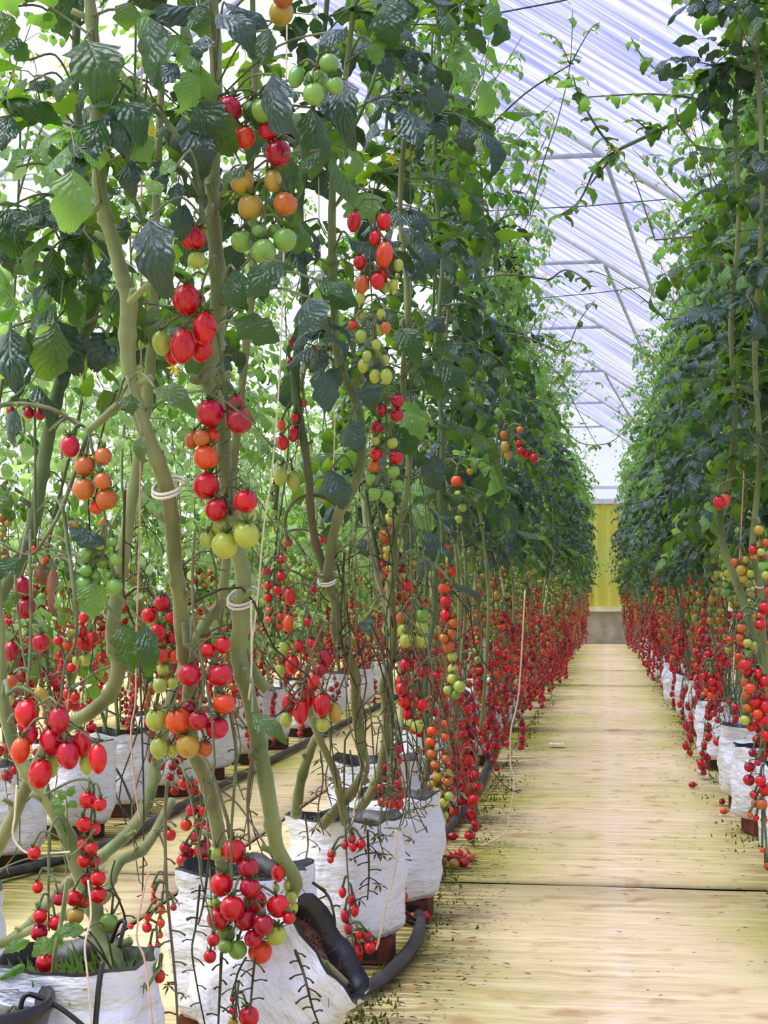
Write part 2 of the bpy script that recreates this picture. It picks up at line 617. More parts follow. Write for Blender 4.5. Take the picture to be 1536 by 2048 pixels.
def build_walls():
    yb = 25.35
    mb = MB()
    mb.box((-6.6, yb, -0.01), (3.0, yb + 0.18, 0.52))
    wb = struct(link('wall_back', mb.mesh('wall_back', M_CONCRETE, False)))
    mb = MB()
    mb.box((-6.6, yb - 0.04, 0.52), (3.0, yb + 0.2, 0.60))
    link('ledge', mb.mesh('ledge', M_LEDGE, False), wb)
    # yellow curtain in folded lengths
    for i in range(12):
        x0 = -6.6 + 0.8 * i
        vs, fs = [], []
        for k in range(17):
            x = x0 + 0.815 * k / 16
            y = yb + 0.05 + 0.022 * math.sin(k * 1.6 + i)
            vs += [Vector((x, y, 0.60)), Vector((x, y, 2.28)), Vector((x, y + 0.006, 0.60)), Vector((x, y + 0.006, 2.28))]
        for k in range(16):
            a = 4 * k
            fs += [(a, a + 4, a + 5, a + 1), (a + 2, a + 3, a + 7, a + 6)]
        link('curtain_length', new_mesh('curtain_length', vs, fs, M_CURTAIN), wb)
    mb = MB()
    mb.box((-6.6, yb, 2.28), (3.0, yb + 0.06, 2.36))
    mb.box((-6.6, yb, 2.52), (3.0, yb + 0.05, 2.57))
    link('rail', mb.mesh('rail', M_STEEL, False), wb)
    vs = [Vector((-6.6, yb + 0.07, 2.3)), Vector((3.0, yb + 0.07, 2.3)), Vector((3.0, yb + 0.07, roof_z(3.0) + 0.9)), Vector((RIDGE_X, yb + 0.07, RIDGE_Z)), Vector((-6.6, yb + 0.07, 2.31))]
    link('gable_film', new_mesh('gable_film', vs, [(0, 1, 2, 3, 4)], M_FILMW, None, False), wb)
    for nm, x, zt in (('wall_right', EAVE_R, roof_z(EAVE_R) + 0.05), ('wall_left', EAVE_L, roof_z(EAVE_L) + 0.05)):
        vs, fs = [], []
        for j in range(41):
            y = -1.5 + 27.0 * j / 40
            for z in (0.3, (zt + 0.3) / 2, zt):
                vs.append(Vector((x + 0.03 * noise.noise(Vector((y, z, 0))), y, z)))
        for j in range(40):
            for k in range(2):
                a = 3 * j + k
                fs.append((a, a + 3, a + 4, a + 1))
        w = struct(link(nm, new_mesh(nm, vs, fs, M_FILMW)))
        mb = MB()
        mb.box((x - 0.08, -1.5, -0.01), (x + 0.08, 25.6, 0.32))
        link('kerb', mb.mesh('kerb', M_CONCRETE, False), w)


build_walls()


def steel_post(x, y, label):
    e = empty('roof_post', (x, y, 0), label, 'post')
    zt = roof_z(x) - 0.03
    mb = MB()
    mb.tube([Vector((0, 0, 0)), Vector((0, 0, zt))], 0.024, 12)
    link('column', mb.mesh('column', M_STEEL), e)
    mb = MB()
    mb.tube([Vector((0.075, 0, zt - 1.15)), Vector((0.075, 0, zt - 0.02))], 0.014, 8)
    mb.tube([Vector((0, 0, zt - 1.12)), Vector((0.08, 0, zt - 1.12))], 0.010, 6)
    link('side_tube', mb.mesh('side_tube', M_STEEL), e)
    mb = MB()
    mb.tube([Vector((0, 0, 0.0)), Vector((0, 0, 0.10))], 0.05, 12)
    link('footing', mb.mesh('footing', M_CONCRETE), e)


steel_post(-0.725, 9.5, 'pale steel post with a side tube rising above the row left of the path')

for (a, b, lab) in (((-0.9, 6.4, 3.16), (0.55, 6.4, 3.40), 'thin dark wire slanting up to the right near the post'),
                    ((-1.2, 9.9, 3.26), (1.0, 9.9, 3.33), 'thin dark wire crossing under the first visible tie bar'),
                    ((-1.2, 13.0, 3.25), (1.0, 13.0, 3.42), 'thin dark wire crossing under the second visible tie bar')):
    mb = MB()
    mb.tube([Vector(a), (Vector(a) + Vector(b)) / 2 - Vector((0, 0, 0.02)), Vector(b)], 0.004, 5)
    tag(link('overhead_wire', mb.mesh('overhead_wire', M_HOSE)), lab, 'wire', 'support wires under the roof')


# ------------------------------------------------------------------ shape library
def lathe(profile, seg):
    vs, fs = [], []
    n = len(profile)
    for (r, z) in profile[1:-1]:
        for k in range(seg):
            a = 2 * math.pi * k / seg
            vs.append(Vector((r * math.cos(a), r * math.sin(a), z)))
    m = n - 2
    for i in range(m - 1):
        for k in range(seg):
            k2 = (k + 1) % seg
            fs.append((i * seg + k, i * seg + k2, (i + 1) * seg + k2, (i + 1) * seg + k))
    lo, hi = len(vs), len(vs) + 1
    vs += [Vector((0, 0, profile[0][1])), Vector((0, 0, profile[-1][1]))]
    for k in range(seg):
        k2 = (k + 1) % seg
        fs.append((k2, k, lo))
        fs.append(((m - 1) * seg + k, (m - 1) * seg + k2, hi))
    return vs, fs


def tomato_geo(shape, lod):
    rings, seg = ((11, 16), (8, 10), (5, 7))[lod]
    prof = []
    for i in range(rings + 1):
        t = i / rings
        a = -math.pi / 2 + math.pi * t
        r, z = 0.5 * math.cos(a), 0.5 * math.sin(a)
        if shape == 'round':
            z *= 0.93
            if t > 0.8:
                z -= 0.09 * ((t - 0.8) / 0.2) ** 1.5
        else:                                      # plum: long, slightly pointed at the blossom end
            z *= 1.42
            r *= 1.0 + 0.05 * math.cos(a * 2)
            if t < 0.5:
                r *= 0.94 + 0.06 * t * 2
            if t > 0.86:
                z -= 0.06 * ((t - 0.86) / 0.14)
        prof.append((max(r, 0), z))
    vs, fs = lathe(prof, seg)
    lob = 5 if shape == 'round' else 4
    for v in vs:
        a = math.atan2(v.y, v.x)
        k = 1 + (0.018 if shape == 'round' else 0.012) * math.cos(lob * a)
        v.x *= k
        v.y *= k
    return vs, fs


TOM_ME = {}
for sh in ('round', 'plum'):
    for lod in (0, 1):
        vs, fs = tomato_geo(sh, lod)
        for c, m in TOM.items():
            TOM_ME[sh, c, lod] = new_mesh('tomato', vs, fs, m)
TOM_LOW = {sh: tomato_geo(sh, 2) for sh in ('round', 'plum')}


def calyx_geo(top=0.40, seed=0, n=6):
    r = random.Random(seed)
    vs, fs = [], []
    for k in range(n):
        a = 2 * math.pi * (k + r.uniform(-0.2, 0.2)) / n
        d, p = Vector((math.cos(a), math.sin(a), 0)), Vector((-math.sin(a), math.cos(a), 0))
        L, h = r.uniform(0.5, 0.72), r.uniform(0.0, 0.32)
        b = len(vs)
        vs += [Vector((0, 0, top + 0.02)), d * L * 0.45 + p * 0.085 + Vector((0, 0, top + 0.07)), d * L * 0.45 - p * 0.085 + Vector((0, 0, top + 0.07)), d * L + p * r.uniform(-0.12, 0.12) + Vector((0, 0, top + h))]
        fs += [(b, b + 2, b + 1), (b + 1, b + 2, b + 3)]
    return vs, fs


CAL = {'round': calyx_geo(0.39, 1), 'plum': calyx_geo(0.65, 2)}
CAL_ME = {}
for sh in CAL:
    mb = MB()
    mb.add(*CAL[sh])
    mb.tube([Vector((0, 0, CAL[sh][0][0].z - 0.03)), Vector((0.01, 0, CAL[sh][0][0].z + 0.28))], [0.075, 0.05], 6)
    CAL_ME[sh] = mb.mesh('calyx', M_CALYX)


def leaflet_geo(seed, rows, across, wid=0.31):
    r = random.Random(seed)
    th = r.uniform(-0.25, 0.15)
    curl = r.uniform(0.5, 1.7)
    fold = r.uniform(0.05, 0.6)
    rip = r.uniform(0.05, 0.12)
    lobes = r.choice((3, 4, 4))
    ph1, ph2, side = r.uniform(0, 6), r.uniform(0, 6), r.uniform(-0.25, 0.25)
    vs, fs, uv = [], [], []
    y = z = 0.0
    w = across
    for i in range(rows + 1):
        t = i / rows
        if i:
            a = th + curl * t * t
            y += math.cos(a) / rows
            z -= math.sin(a) / rows
        hw = wid * math.sin(math.pi * min(1, max(0.0, t)) ** 0.78) ** 0.72 if 0 < t < 1 else 0.012
        lob = abs(((t * lobes + 0.15) % 1.0) - 0.5) * 2
        hw *= 0.80 + 0.36 * lob
        for j in range(w):
            u = -1 + 2 * j / (w - 1)
            x = u * hw + side * 0.3 * math.sin(math.pi * t)
            dz = -fold * abs(u) ** 1.4 * hw + rip * abs(u) * math.sin(7 * t + (ph1 if u > 0 else ph2)) * (0.4 + t)
            vs.append(Vector((x, y, z + dz)))
            uv.append((u, t))
    for i in range(rows):
        for j in range(w - 1):
            a = i * w + j
            fs.append((a, a + 1, a + 1 + w, a + w))
    return vs, fs, uv


LEAF_MATS = {'d': M_LEAF, 'l': M_LEAF2, 'b': M_LEAF3, 'p': M_LEAFGLARE}
LF_HI = [leaflet_geo(s, 11, 5) for s in range(8)]
LF_MID = [leaflet_geo(s, 6, 3) for s in range(8)]
LF_LOW = [leaflet_geo(s, 3, 3) for s in range(8)]
LF_ME = {(i, k): new_mesh('leaflet', v, f, m, None, True, u) for i, (v, f, u) in enumerate(LF_HI) for k, m in LEAF_MATS.items()}


def leaf_plan(seed):
    """a compound leaf along +Y: rachis points and placed leaflets"""
    r = random.Random(seed)
    L = r.uniform(0.22, 0.30)
    pts = []
    y = z = 0.0
    a = r.uniform(0.1, 0.6)
    n = 8
    drop = r.uniform(1.0, 2.0)
    for i in range(n + 1):
        pts.append(Vector((0.02 * math.sin(i * 0.8 + seed), y, z)))
        aa = a - drop * (i / n) ** 1.3
        y += math.cos(aa) * L / n
        z += math.sin(aa) * L / n
    leaf = []
    for t in (0.34, 0.58, 0.80):
        q = t * n
        i = int(q)
        p = pts[i].lerp(pts[min(i + 1, n)], q - i)
        fwd = (pts[min(i + 1, n)] - pts[i]).normalized()
        for s in (-1, 1):
            d = (Vector((s * r.uniform(0.75, 1.0), 0, 0)) + fwd * r.uniform(0.25, 0.7) + Vector((0, 0, -r.uniform(0.1, 0.55)))).normalized()
            leaf.append((r.randrange(8), frame(p + d * 0.012, d, Vector((0, 0.1, 1)), r.uniform(0.060, 0.092))))
    fwd = (pts[-1] - pts[-2]).normalized()
    leaf.append((r.randrange(8), frame(pts[-1], fwd, Vector((0, 0.6, 1)), r.uniform(0.085, 0.115))))
    for t in (0.46, 0.7):
        i = int(t * n)
        s = r.choice((-1, 1))
        d = Vector((s, 0.3, -0.3)).normalized()
        leaf.append((r.randrange(8), frame(pts[i] + d * 0.01, d, Vector((0, 0, 1)), r.uniform(0.025, 0.04))))
    return pts, leaf


LEAF_PLANS = [leaf_plan(100 + s) for s in range(8)]
RACHIS_ME, LEAF_MID_ME = [], {}
for i, (pts, leaf) in enumerate(LEAF_PLANS):
    mb = MB()
    mb.tube(pts, [0.0030 - 0.0022 * k / (len(pts) - 1) for k in range(len(pts))], 5)
    RACHIS_ME.append(mb.mesh('leaf_stalk', M_STALK))
    for k, m in LEAF_MATS.items():
        mb = MB()
        mb.tube(pts[::2], [0.0028 - 0.002 * j / 4 for j in range(5)], 3, 1)
        for (v, M) in leaf:
            a, b, u = LF_MID[v]
            mb.add([M @ p for p in a], b, 0, u)
        LEAF_MID_ME[i, k] = mb.mesh('leaf', [m, M_STALK], True, True)


def truss_plan(seed, shape, n):
    """fruit truss hanging from the origin: rachis, fruit spots"""
    r = random.Random(seed)
    out = r.uniform(0.03, 0.12)
    step = 0.0160 if shape == 'round' else 0.0185
    pts = [Vector((0, 0, 0)), Vector((0, out * 0.6, 0.015)), Vector((0, out, -0.01))]
    L = step * n + 0.03
    wob = r.uniform(-0.02, 0.02)
    for k in range(1, 6):
        t = k / 5
        pts.append(Vector((wob * t + 0.006 * math.sin(3 * t + seed), out + 0.012 * math.sin(2 * t + seed), -0.01 - L * t)))
    sp = spline(pts, 3)
    fruit = []
    for k in range(n):
        t = (k + 0.6) / n
        z = -0.03 - L * t * 0.98
        s = 1 if k % 2 else -1
        rad = r.uniform(0.0115, 0.0178) * (0.93 if shape == 'plum' else 1.0)
        a = r.uniform(-0.9, 0.9)
        off = rad * r.uniform(0.95, 1.7)
        c = Vector((wob * t + s * off * math.cos(a), out + off * math.sin(a), z))
        if k == n - 1:
            c = Vector((wob, out, z - 0.008))
        fruit.append((c, rad, t, Euler((r.uniform(-0.3, 0.3), s * r.uniform(-0.1, 0.45), r.uniform(0, 6)))))
    return sp, fruit


def truss_stalk(sp, fruit, shape, mat, calyx=True, sides=4):
    mb = MB()
    n = len(sp)
    mb.tube(sp, [0.0030 - 0.0018 * k / (n - 1) for k in range(n)], sides)
    for (c, rad, t, e) in fruit:
        hgt = 0.40 if shape == 'round' else 0.66
        top = c + e.to_matrix() @ Vector((0, 0, hgt * 2 * rad))
        j = min(range(n), key=lambda q: (sp[q] - top - Vector((0, 0, 0.012))).length)
        mb.tube([sp[j], (sp[j] + top) / 2 + Vector((0, 0, 0.006)), top], [0.0015, 0.0014, 0.0016], 3)
        if calyx:
            M = Matrix.Translation(c) @ e.to_matrix().to_4x4() @ Matrix.Scale(2 * rad, 4)
            v, f = CAL[shape]
            mb.add([M @ p for p in v], f)
    return mb.mesh('fruit_truss', mat)


TRUSS = {}
for sh in ('round', 'plum'):
    TRUSS[sh] = []
    for i in range(6):
        sp, fr = truss_plan(40 + i, sh, (8, 10, 12, 14, 9, 16)[i])
        TRUSS[sh].append((sp, fr, truss_stalk(sp, fr, sh, M_STALK)))


def flower_geo():
    vs, fs = [], []
    for k in range(5):
        a = 2 * math.pi * k / 5
        d, p = Vector((math.cos(a), math.sin(a), 0)), Vector((-math.sin(a), math.cos(a), 0))
        b = len(vs)
        vs += [Vector((0, 0, 0)), d * 0.5 + p * 0.17 + Vector((0, 0, 0.1)), d * 0.5 - p * 0.17 + Vector((0, 0, 0.1)), d + Vector((0, 0, -0.12))]
        fs += [(b, b + 2, b + 1), (b + 1, b + 2, b + 3)]
    b = len(vs)
    for k in range(5):
        a = 2 * math.pi * k / 5
        vs.append(Vector((0.13 * math.cos(a), 0.13 * math.sin(a), 0.02)))
    vs.append(Vector((0, 0, 0.55)))
    for k in range(5):
        fs.append((b + k, b + (k + 1) % 5, b + 5))
    return vs, fs


FLOWER_ME = new_mesh('flower', *flower_geo(), M_FLOWER)


# ------------------------------------------------------------------ grow bags
def bag_meshes(seed, W=0.115, H=0.24):
    r = random.Random(seed)
    seg, rings = 36, 16
    off = r.uniform(0, 100)

    def prof(a, t, inset=0.0):
        sq = 1.0 / max(abs(math.cos(a)), abs(math.sin(a))) ** 0.45
        rad = W * sq * (0.90 + 0.10 * math.sin(math.pi * min(1, t * 1.1)) + (0.04 if t > 0.93 else 0)) - inset
        nz = noise.noise(Vector((math.cos(a) * 2.0 + off, math.sin(a) * 2.0, t * 3.0))) * 0.015
        nz += noise.noise(Vector((math.cos(a) * 6 + off, math.sin(a) * 6, t * 7))) * 0.007
        cr = 0.006 * math.sin(9 * a + 4 * t + off) * max(0, t - 0.4)
        return rad + nz + cr

    vs, fs = [], []
    for i in range(rings + 1):
        t = i / rings
        for k in range(seg):
            a = 2 * math.pi * k / seg
            rad = prof(a, t) * (0.90 if i == 0 else 1)
            z = H * t
            if i == rings:
                z += 0.014 * noise.noise(Vector((math.cos(a) * 2 + off, math.sin(a) * 2, 9)))
            vs.append(Vector((rad * math.cos(a), rad * math.sin(a), z)))
    for i in range(rings):
        for k in range(seg):
            k2 = (k + 1) % seg
            fs.append((i * seg + k, i * seg + k2, (i + 1) * seg + k2, (i + 1) * seg + k))
    fs.append(tuple(range(seg))[::-1])
    body = new_mesh('bag_body', vs, fs, M_BAG)
    # black inner face of the bag, from the rim down to the soil
    lv, lf = [], []
    for i, dz in enumerate((0.0, -0.028, -0.06)):
        for k in range(seg):
            a = 2 * math.pi * k / seg
            v = vs[rings * seg + k]
            sc = (1 - 0.006 / W) if i == 0 else (0.9, 0.88, 0.84)[i]
            lv.append(Vector((v.x * sc, v.y * sc, v.z + dz + (0.003 if i == 0 else 0))))
    for i in range(2):
        for k in range(seg):
            k2 = (k + 1) % seg
            lf.append(((i + 1) * seg + k, (i + 1) * seg + k2, i * seg + k2, i * seg + k))
    for k in range(seg):
        k2 = (k + 1) % seg
        b = len(lv)
        lv += [vs[rings * seg + k], vs[rings * seg + k2]]
        lf.append((k, k2, b + 1, b))
    liner = new_mesh('black_liner', lv, lf, M_BLACK)
    sv, sf = [Vector((0, 0, H - 0.03))], []
    for i in range(1, 7):
        for k in range(seg):
            a = 2 * math.pi * k / seg
            v = vs[rings * seg + k]
            q = i / 6 * 0.88
            sv.append(Vector((v.x * q, v.y * q, H - 0.042 + 0.016 * noise.noise(Vector((v.x * q * 30 + off, v.y * q * 30, 0))))))
    for k in range(seg):
        sf.append((0, 1 + k, 1 + (k + 1) % seg))
    for i in range(5):
        for k in range(seg):
            k2 = (k + 1) % seg
            sf.append((1 + i * seg + k, 1 + (i + 1) * seg + k, 1 + (i + 1) * seg + k2, 1 + i * seg + k2))
    soil = new_mesh('soil', sv, sf, M_SOIL)
    mb = MB()
    for q in range(90):
        a, rr = r.uniform(0, 6.28), W * 0.92 * math.sqrt(r.random())
        p = Vector((rr * math.cos(a), rr * math.sin(a), H - 0.036))
        d = Vector((r.uniform(-1, 1), r.uniform(-1, 1), r.uniform(0, 0.7))) * 0.018
        mb.tube([p, p + d + Vector((0, 0, 0.006)), p + d * 2 + Vector((0, 0, -0.002))], 0.0008, 3)
    fibre = mb.mesh('coir_fibres', M_COIR)
    return body, liner, soil, fibre


BAGS = [bag_meshes(s) for s in range(5)]


def grow_bag(loc, label, v=0, group=None, rot=None, scale=1.0, detail=True):
    e = empty('grow_bag', loc, label, 'grow bag', group)
    e.rotation_euler = rot or (0, 0, v * 1.3)
    e.scale = (scale, scale, scale)
    body, liner, soil, fibre = BAGS[v % len(BAGS)]
    link('bag_body', body, e)
    link('black_liner', liner, e)
    s = link('soil', soil, e)
    if detail:
        f = link('coir_fibres', fibre, s)
        f['kind'] = 'stuff'
    return e

# ------------------------------------------------------------------ procedural plants of the rows
ORD = ['first', 'second', 'third', 'fourth', 'fifth', 'sixth', 'seventh', 'eighth', 'ninth', 'tenth', 'eleventh', 'twelfth', 'thirteenth', 'fourteenth', 'fifteenth', 'sixteenth', 'seventeenth', 'eighteenth', 'nineteenth', 'twentieth']
ORD += ['twenty-' + w for w in ORD[:9]] + ['thirtieth'] + ['thirty-' + w for w in ORD[:9]]


def fruit_colour(r, z, t, early=0.0):
    """ripe low on the plant and near the stalk, green towards the tip and higher up"""
    q = (z - 0.35) / 0.75 + t * 0.45 + r.uniform(-0.2, 0.2) - early
    if q < 0.36:
        return r.choice('RRCC')
    if q < 0.56:
        return r.choice('RRCO')
    if q < 0.70:
        return r.choice('ROOB')
    if q < 0.82:
        return r.choice('OBY')
    if q < 0.98:
        return r.choice('YLL')
    return r.choice('LGG')


def stem_path(r, z0, z1, X, Y, sway):
    pts = []
    n = 9
    p1, p2 = r.uniform(0, 6), r.uniform(0, 6)
    for i in range(n + 1):
        t = i / n
        z = z0 + (z1 - z0) * t
        amp = sway * (0.4 + 0.9 * math.sin(math.pi * min(1, t * 1.3)))
        pts.append(Vector((amp * math.sin(t * 5.5 + p1) - amp * math.sin(p1) * (1 - t), amp * math.sin(t * 4.5 + p2) - amp * math.sin(p2) * (1 - t), z)))
    return spline(pts, 4)


def at_z(path, z):
    for a, b in zip(path[:-1], path[1:]):
        if a.z <= z <= b.z:
            return a.lerp(b, (z - a.z) / max(1e-6, b.z - a.z))
    return path[-1].copy()


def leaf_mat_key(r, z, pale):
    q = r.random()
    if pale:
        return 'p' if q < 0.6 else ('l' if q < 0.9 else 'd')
    if z > 2.0:
        return 'l' if q < 0.55 else ('d' if q < 0.9 else 'b')
    return 'd' if q < 0.42 else ('b' if q < 0.88 else 'l')


def proc_leaf(r, parent, p, az, s, key, lod, tilt=0.0):
    i = r.randrange(8)
    M = Matrix.Translation(p) @ Matrix.Rotation(az, 4, 'Z') @ Matrix.Rotation(tilt, 4, 'X') @ Matrix.Rotation(r.uniform(-0.4, 0.4), 4, 'Y') @ Matrix.Scale(s, 4)
    if lod == 0:
        o = link('leaf', RACHIS_ME[i], parent, M)
        for (v, ML) in LEAF_PLANS[i][1]:
            link('leaflet', LF_ME[v, key], o, ML)
    else:
        o = link('leaf', LEAF_MID_ME[i, key], parent, M)
    return o


def proc_truss(r, parent, p, az, shape, s, early, lod, basez):
    sp, fr, me = r.choice(TRUSS[shape])
    M = Matrix.Translation(p) @ Matrix.Rotation(az, 4, 'Z') @ Matrix.Rotation(r.uniform(-0.12, 0.12), 4, 'X') @ Matrix.Scale(s, 4)
    o = link('fruit_truss', me, parent, M)
    for (c, rad, t, e) in fr:
        wz = basez + (M @ c).z
        if wz < 0.012 or r.random() < 0.13:
            continue
        col = fruit_colour(r, wz, t, early)
        link('tomato', TOM_ME[shape, col, 1], o, Matrix.Translation(c) @ e.to_matrix().to_4x4() @ Matrix.Scale(2 * rad, 4))
    return o


def shoot(r, parent, p, d, L, key, nleaf=6, flowers=0):
    """a thin young shoot with small leaves"""
    pts = [p]
    q = p.copy()
    v = d.normalized()
    for k in range(6):
        v = (v + Vector((r.uniform(-0.2, 0.2), r.uniform(-0.2, 0.2), r.uniform(-0.1, 0.12)))).normalized()
        q = q + v * L / 6
        pts.append(q)
    sp = spline(pts, 3)
    mb = MB()
    mb.tube(sp, [0.0042 - 0.003 * k / (len(sp) - 1) for k in range(len(sp))], 5)
    o = link('shoot', mb.mesh('shoot', M_STALK), parent)
    for k in range(nleaf):
        c = sp[int((k + 1) / (nleaf + 0.5) * (len(sp) - 1))]
        proc_leaf(r, o, c, r.uniform(0, 6.28), r.uniform(0.38, 0.62), key, 1, r.uniform(-0.2, 0.5))
    for k in range(flowers):
        c = sp[r.randrange(len(sp) // 2, len(sp))] + Vector((r.uniform(-.03, .03), r.uniform(-.03, .03), -0.02))
        link('flower', FLOWER_ME, o, Matrix.Translation(c) @ Euler((r.uniform(0.5, 2.2), 0, r.uniform(0, 6))).to_matrix().to_4x4() @ Matrix.Scale(0.018, 4))
    return o


def strands(r, mb, path, n, side, z0=0.3, z1=1.25, rad=0.0019, sides=4):
    for k in range(n):
        z = r.uniform(z0, z1)
        p = at_z(path, z)
        a = (0.0 if side >= 0 else math.pi) + r.uniform(-1.3, 1.3) if side and r.random() < 0.7 else r.uniform(0, 6.28)
        o = Vector((math.cos(a), math.sin(a), 0))
        reach, fall = r.uniform(0.04, 0.17), r.uniform(0.1, 0.45)
        pts = [p, p + o * reach * 0.6 + Vector((0, 0, 0.03))]
        for j in range(1, 4):
            pts.append(p + o * reach * (1 + 0.15 * j * r.uniform(-1, 1)) + Vector((r.uniform(-.02, .02), r.uniform(-.02, .02), -fall * j / 3)))
        pts = [q if q.z > 0.012 else Vector((q.x, q.y, 0.012)) for q in pts]
        sp = spline(pts, 3)
        mb.tube(sp, [rad * (1.25 - 0.6 * j / (len(sp) - 1)) for j in range(len(sp))], sides)
        for j in range(4, len(sp), 2):
            d = Vector((r.uniform(-1, 1), r.uniform(-1, 1), r.uniform(-0.6, 0.3))).normalized() * r.uniform(0.008, 0.024)
            mb.tube([sp[j], sp[j] + d], [rad * 0.6, rad * 0.8], 3)


def clutter(r, e, path, side):
    mb = MB()
    strands(r, mb, path, 7, side)
    link('bare_stalks', mb.mesh('bare_stalks', M_STALK), e)['kind'] = 'stuff'
    mb = MB()
    strands(r, mb, path, 4, side)
    link('dry_stalks', mb.mesh('dry_stalks', M_DRY), e)['kind'] = 'stuff'
    # an older stem laid down along the row
    s_ = r.choice((-1, 1))
    b = Vector((r.uniform(-0.05, 0.08) * (side or 1), s_ * r.uniform(0.25, 0.6), 0.27))
    t = at_z(path, r.uniform(0.8, 1.15))
    mid = b.lerp(t, 0.45) + Vector((r.uniform(-.08, .08), r.uniform(-.06, .06), r.uniform(-0.12, 0.05)))
    mid2 = b.lerp(t, 0.75) + Vector((r.uniform(-.05, .05), r.uniform(-.05, .05), r.uniform(-0.05, 0.08)))
    mb = MB()
    sp = spline([b, mid, mid2, t], 6)
    mb.tube(sp, [0.0066 * r.uniform(0.92, 1.1) for _ in sp], 6)
    link('side_stem', mb.mesh('side_stem', M_STEM), e)


def proc_plant(X, Y, side, seed, label, group, lod=1, pale=False, nleaf=26, ntruss=8, zleaf=0.98, ztop=2.35, early=0.0, z0=0.26, tshoot=3, spill=0.12):
    """side: +1 / -1 = direction of the aisle the fruit hangs towards (0 = both)"""
    r = random.Random(seed)
    early = early + r.uniform(-0.28, 0.16)
    e = empty('tomato_plant', (X, Y, 0), label, 'tomato plant', group)
    path = stem_path(r, z0, ztop, X, Y, r.uniform(0.03, 0.08))
    n = len(path)
    mb = MB()
    mb.tube(path, [0.0072 - 0.004 * (k / (n - 1)) ** 1.5 for k in range(n)], 6)
    link('stem', mb.mesh('stem', M_STEM if r.random() < 0.6 else M_STEMD), e)
    clutter(r, e, path, side)
    shape = 'plum' if r.random() < 0.32 else 'round'
    e['label'] = label.replace('FRUIT', 'plum-shaped fruit' if shape == 'plum' else 'round fruit')

    def az_out():
        # azimuth of local +Y; aisle direction is +-X
        if side and r.random() < 0.72:
            return (-math.pi / 2 if side > 0 else math.pi / 2) + r.uniform(-1.0, 1.0)
        return r.uniform(0, 6.28)
    for k in range(ntruss):
        z = 0.26 + (1.08 - 0.26) * (k + r.random() * 0.9) / ntruss
        po = at_z(path, z)
        if side and z < 0.75:
            po = po + Vector((side * r.uniform(0.0, spill), r.uniform(-0.1, 0.1), 0))
        proc_truss(r, e, po, az_out(), shape, r.uniform(0.9, 1.12), early, lod, 0.0)
    if r.random() < 0.75:
        proc_truss(r, e, at_z(path, r.uniform(1.35, 1.9)), az_out(), shape, r.uniform(0.7, 0.9), early - 0.2, lod, 0.0)
    for k in range(nleaf):
        z = zleaf + (ztop - zleaf) * ((k + r.random()) / nleaf) ** 1.05
        proc_leaf(r, e, at_z(path, z), az_out() if r.random() < 0.5 else r.uniform(0, 6.28), r.uniform(0.6, 0.92) * (0.8 if z > 2.0 else 1), leaf_mat_key(r, z, pale), lod, r.uniform(-0.25, 0.3))
    for k in range(tshoot):
        d = Vector((side * r.uniform(0.0, 0.7), r.uniform(-0.4, 0.4), 1.0))
        ps = at_z(path, ztop - r.uniform(0.05, 0.5))
        shoot(r, e, ps, d, max(0.2, min(r.uniform(0.45, 0.75), roof_z(X + 0.1) - 0.22 - ps.z)), 'l', 5, 4 if r.random() < 0.75 else 0)
    return e


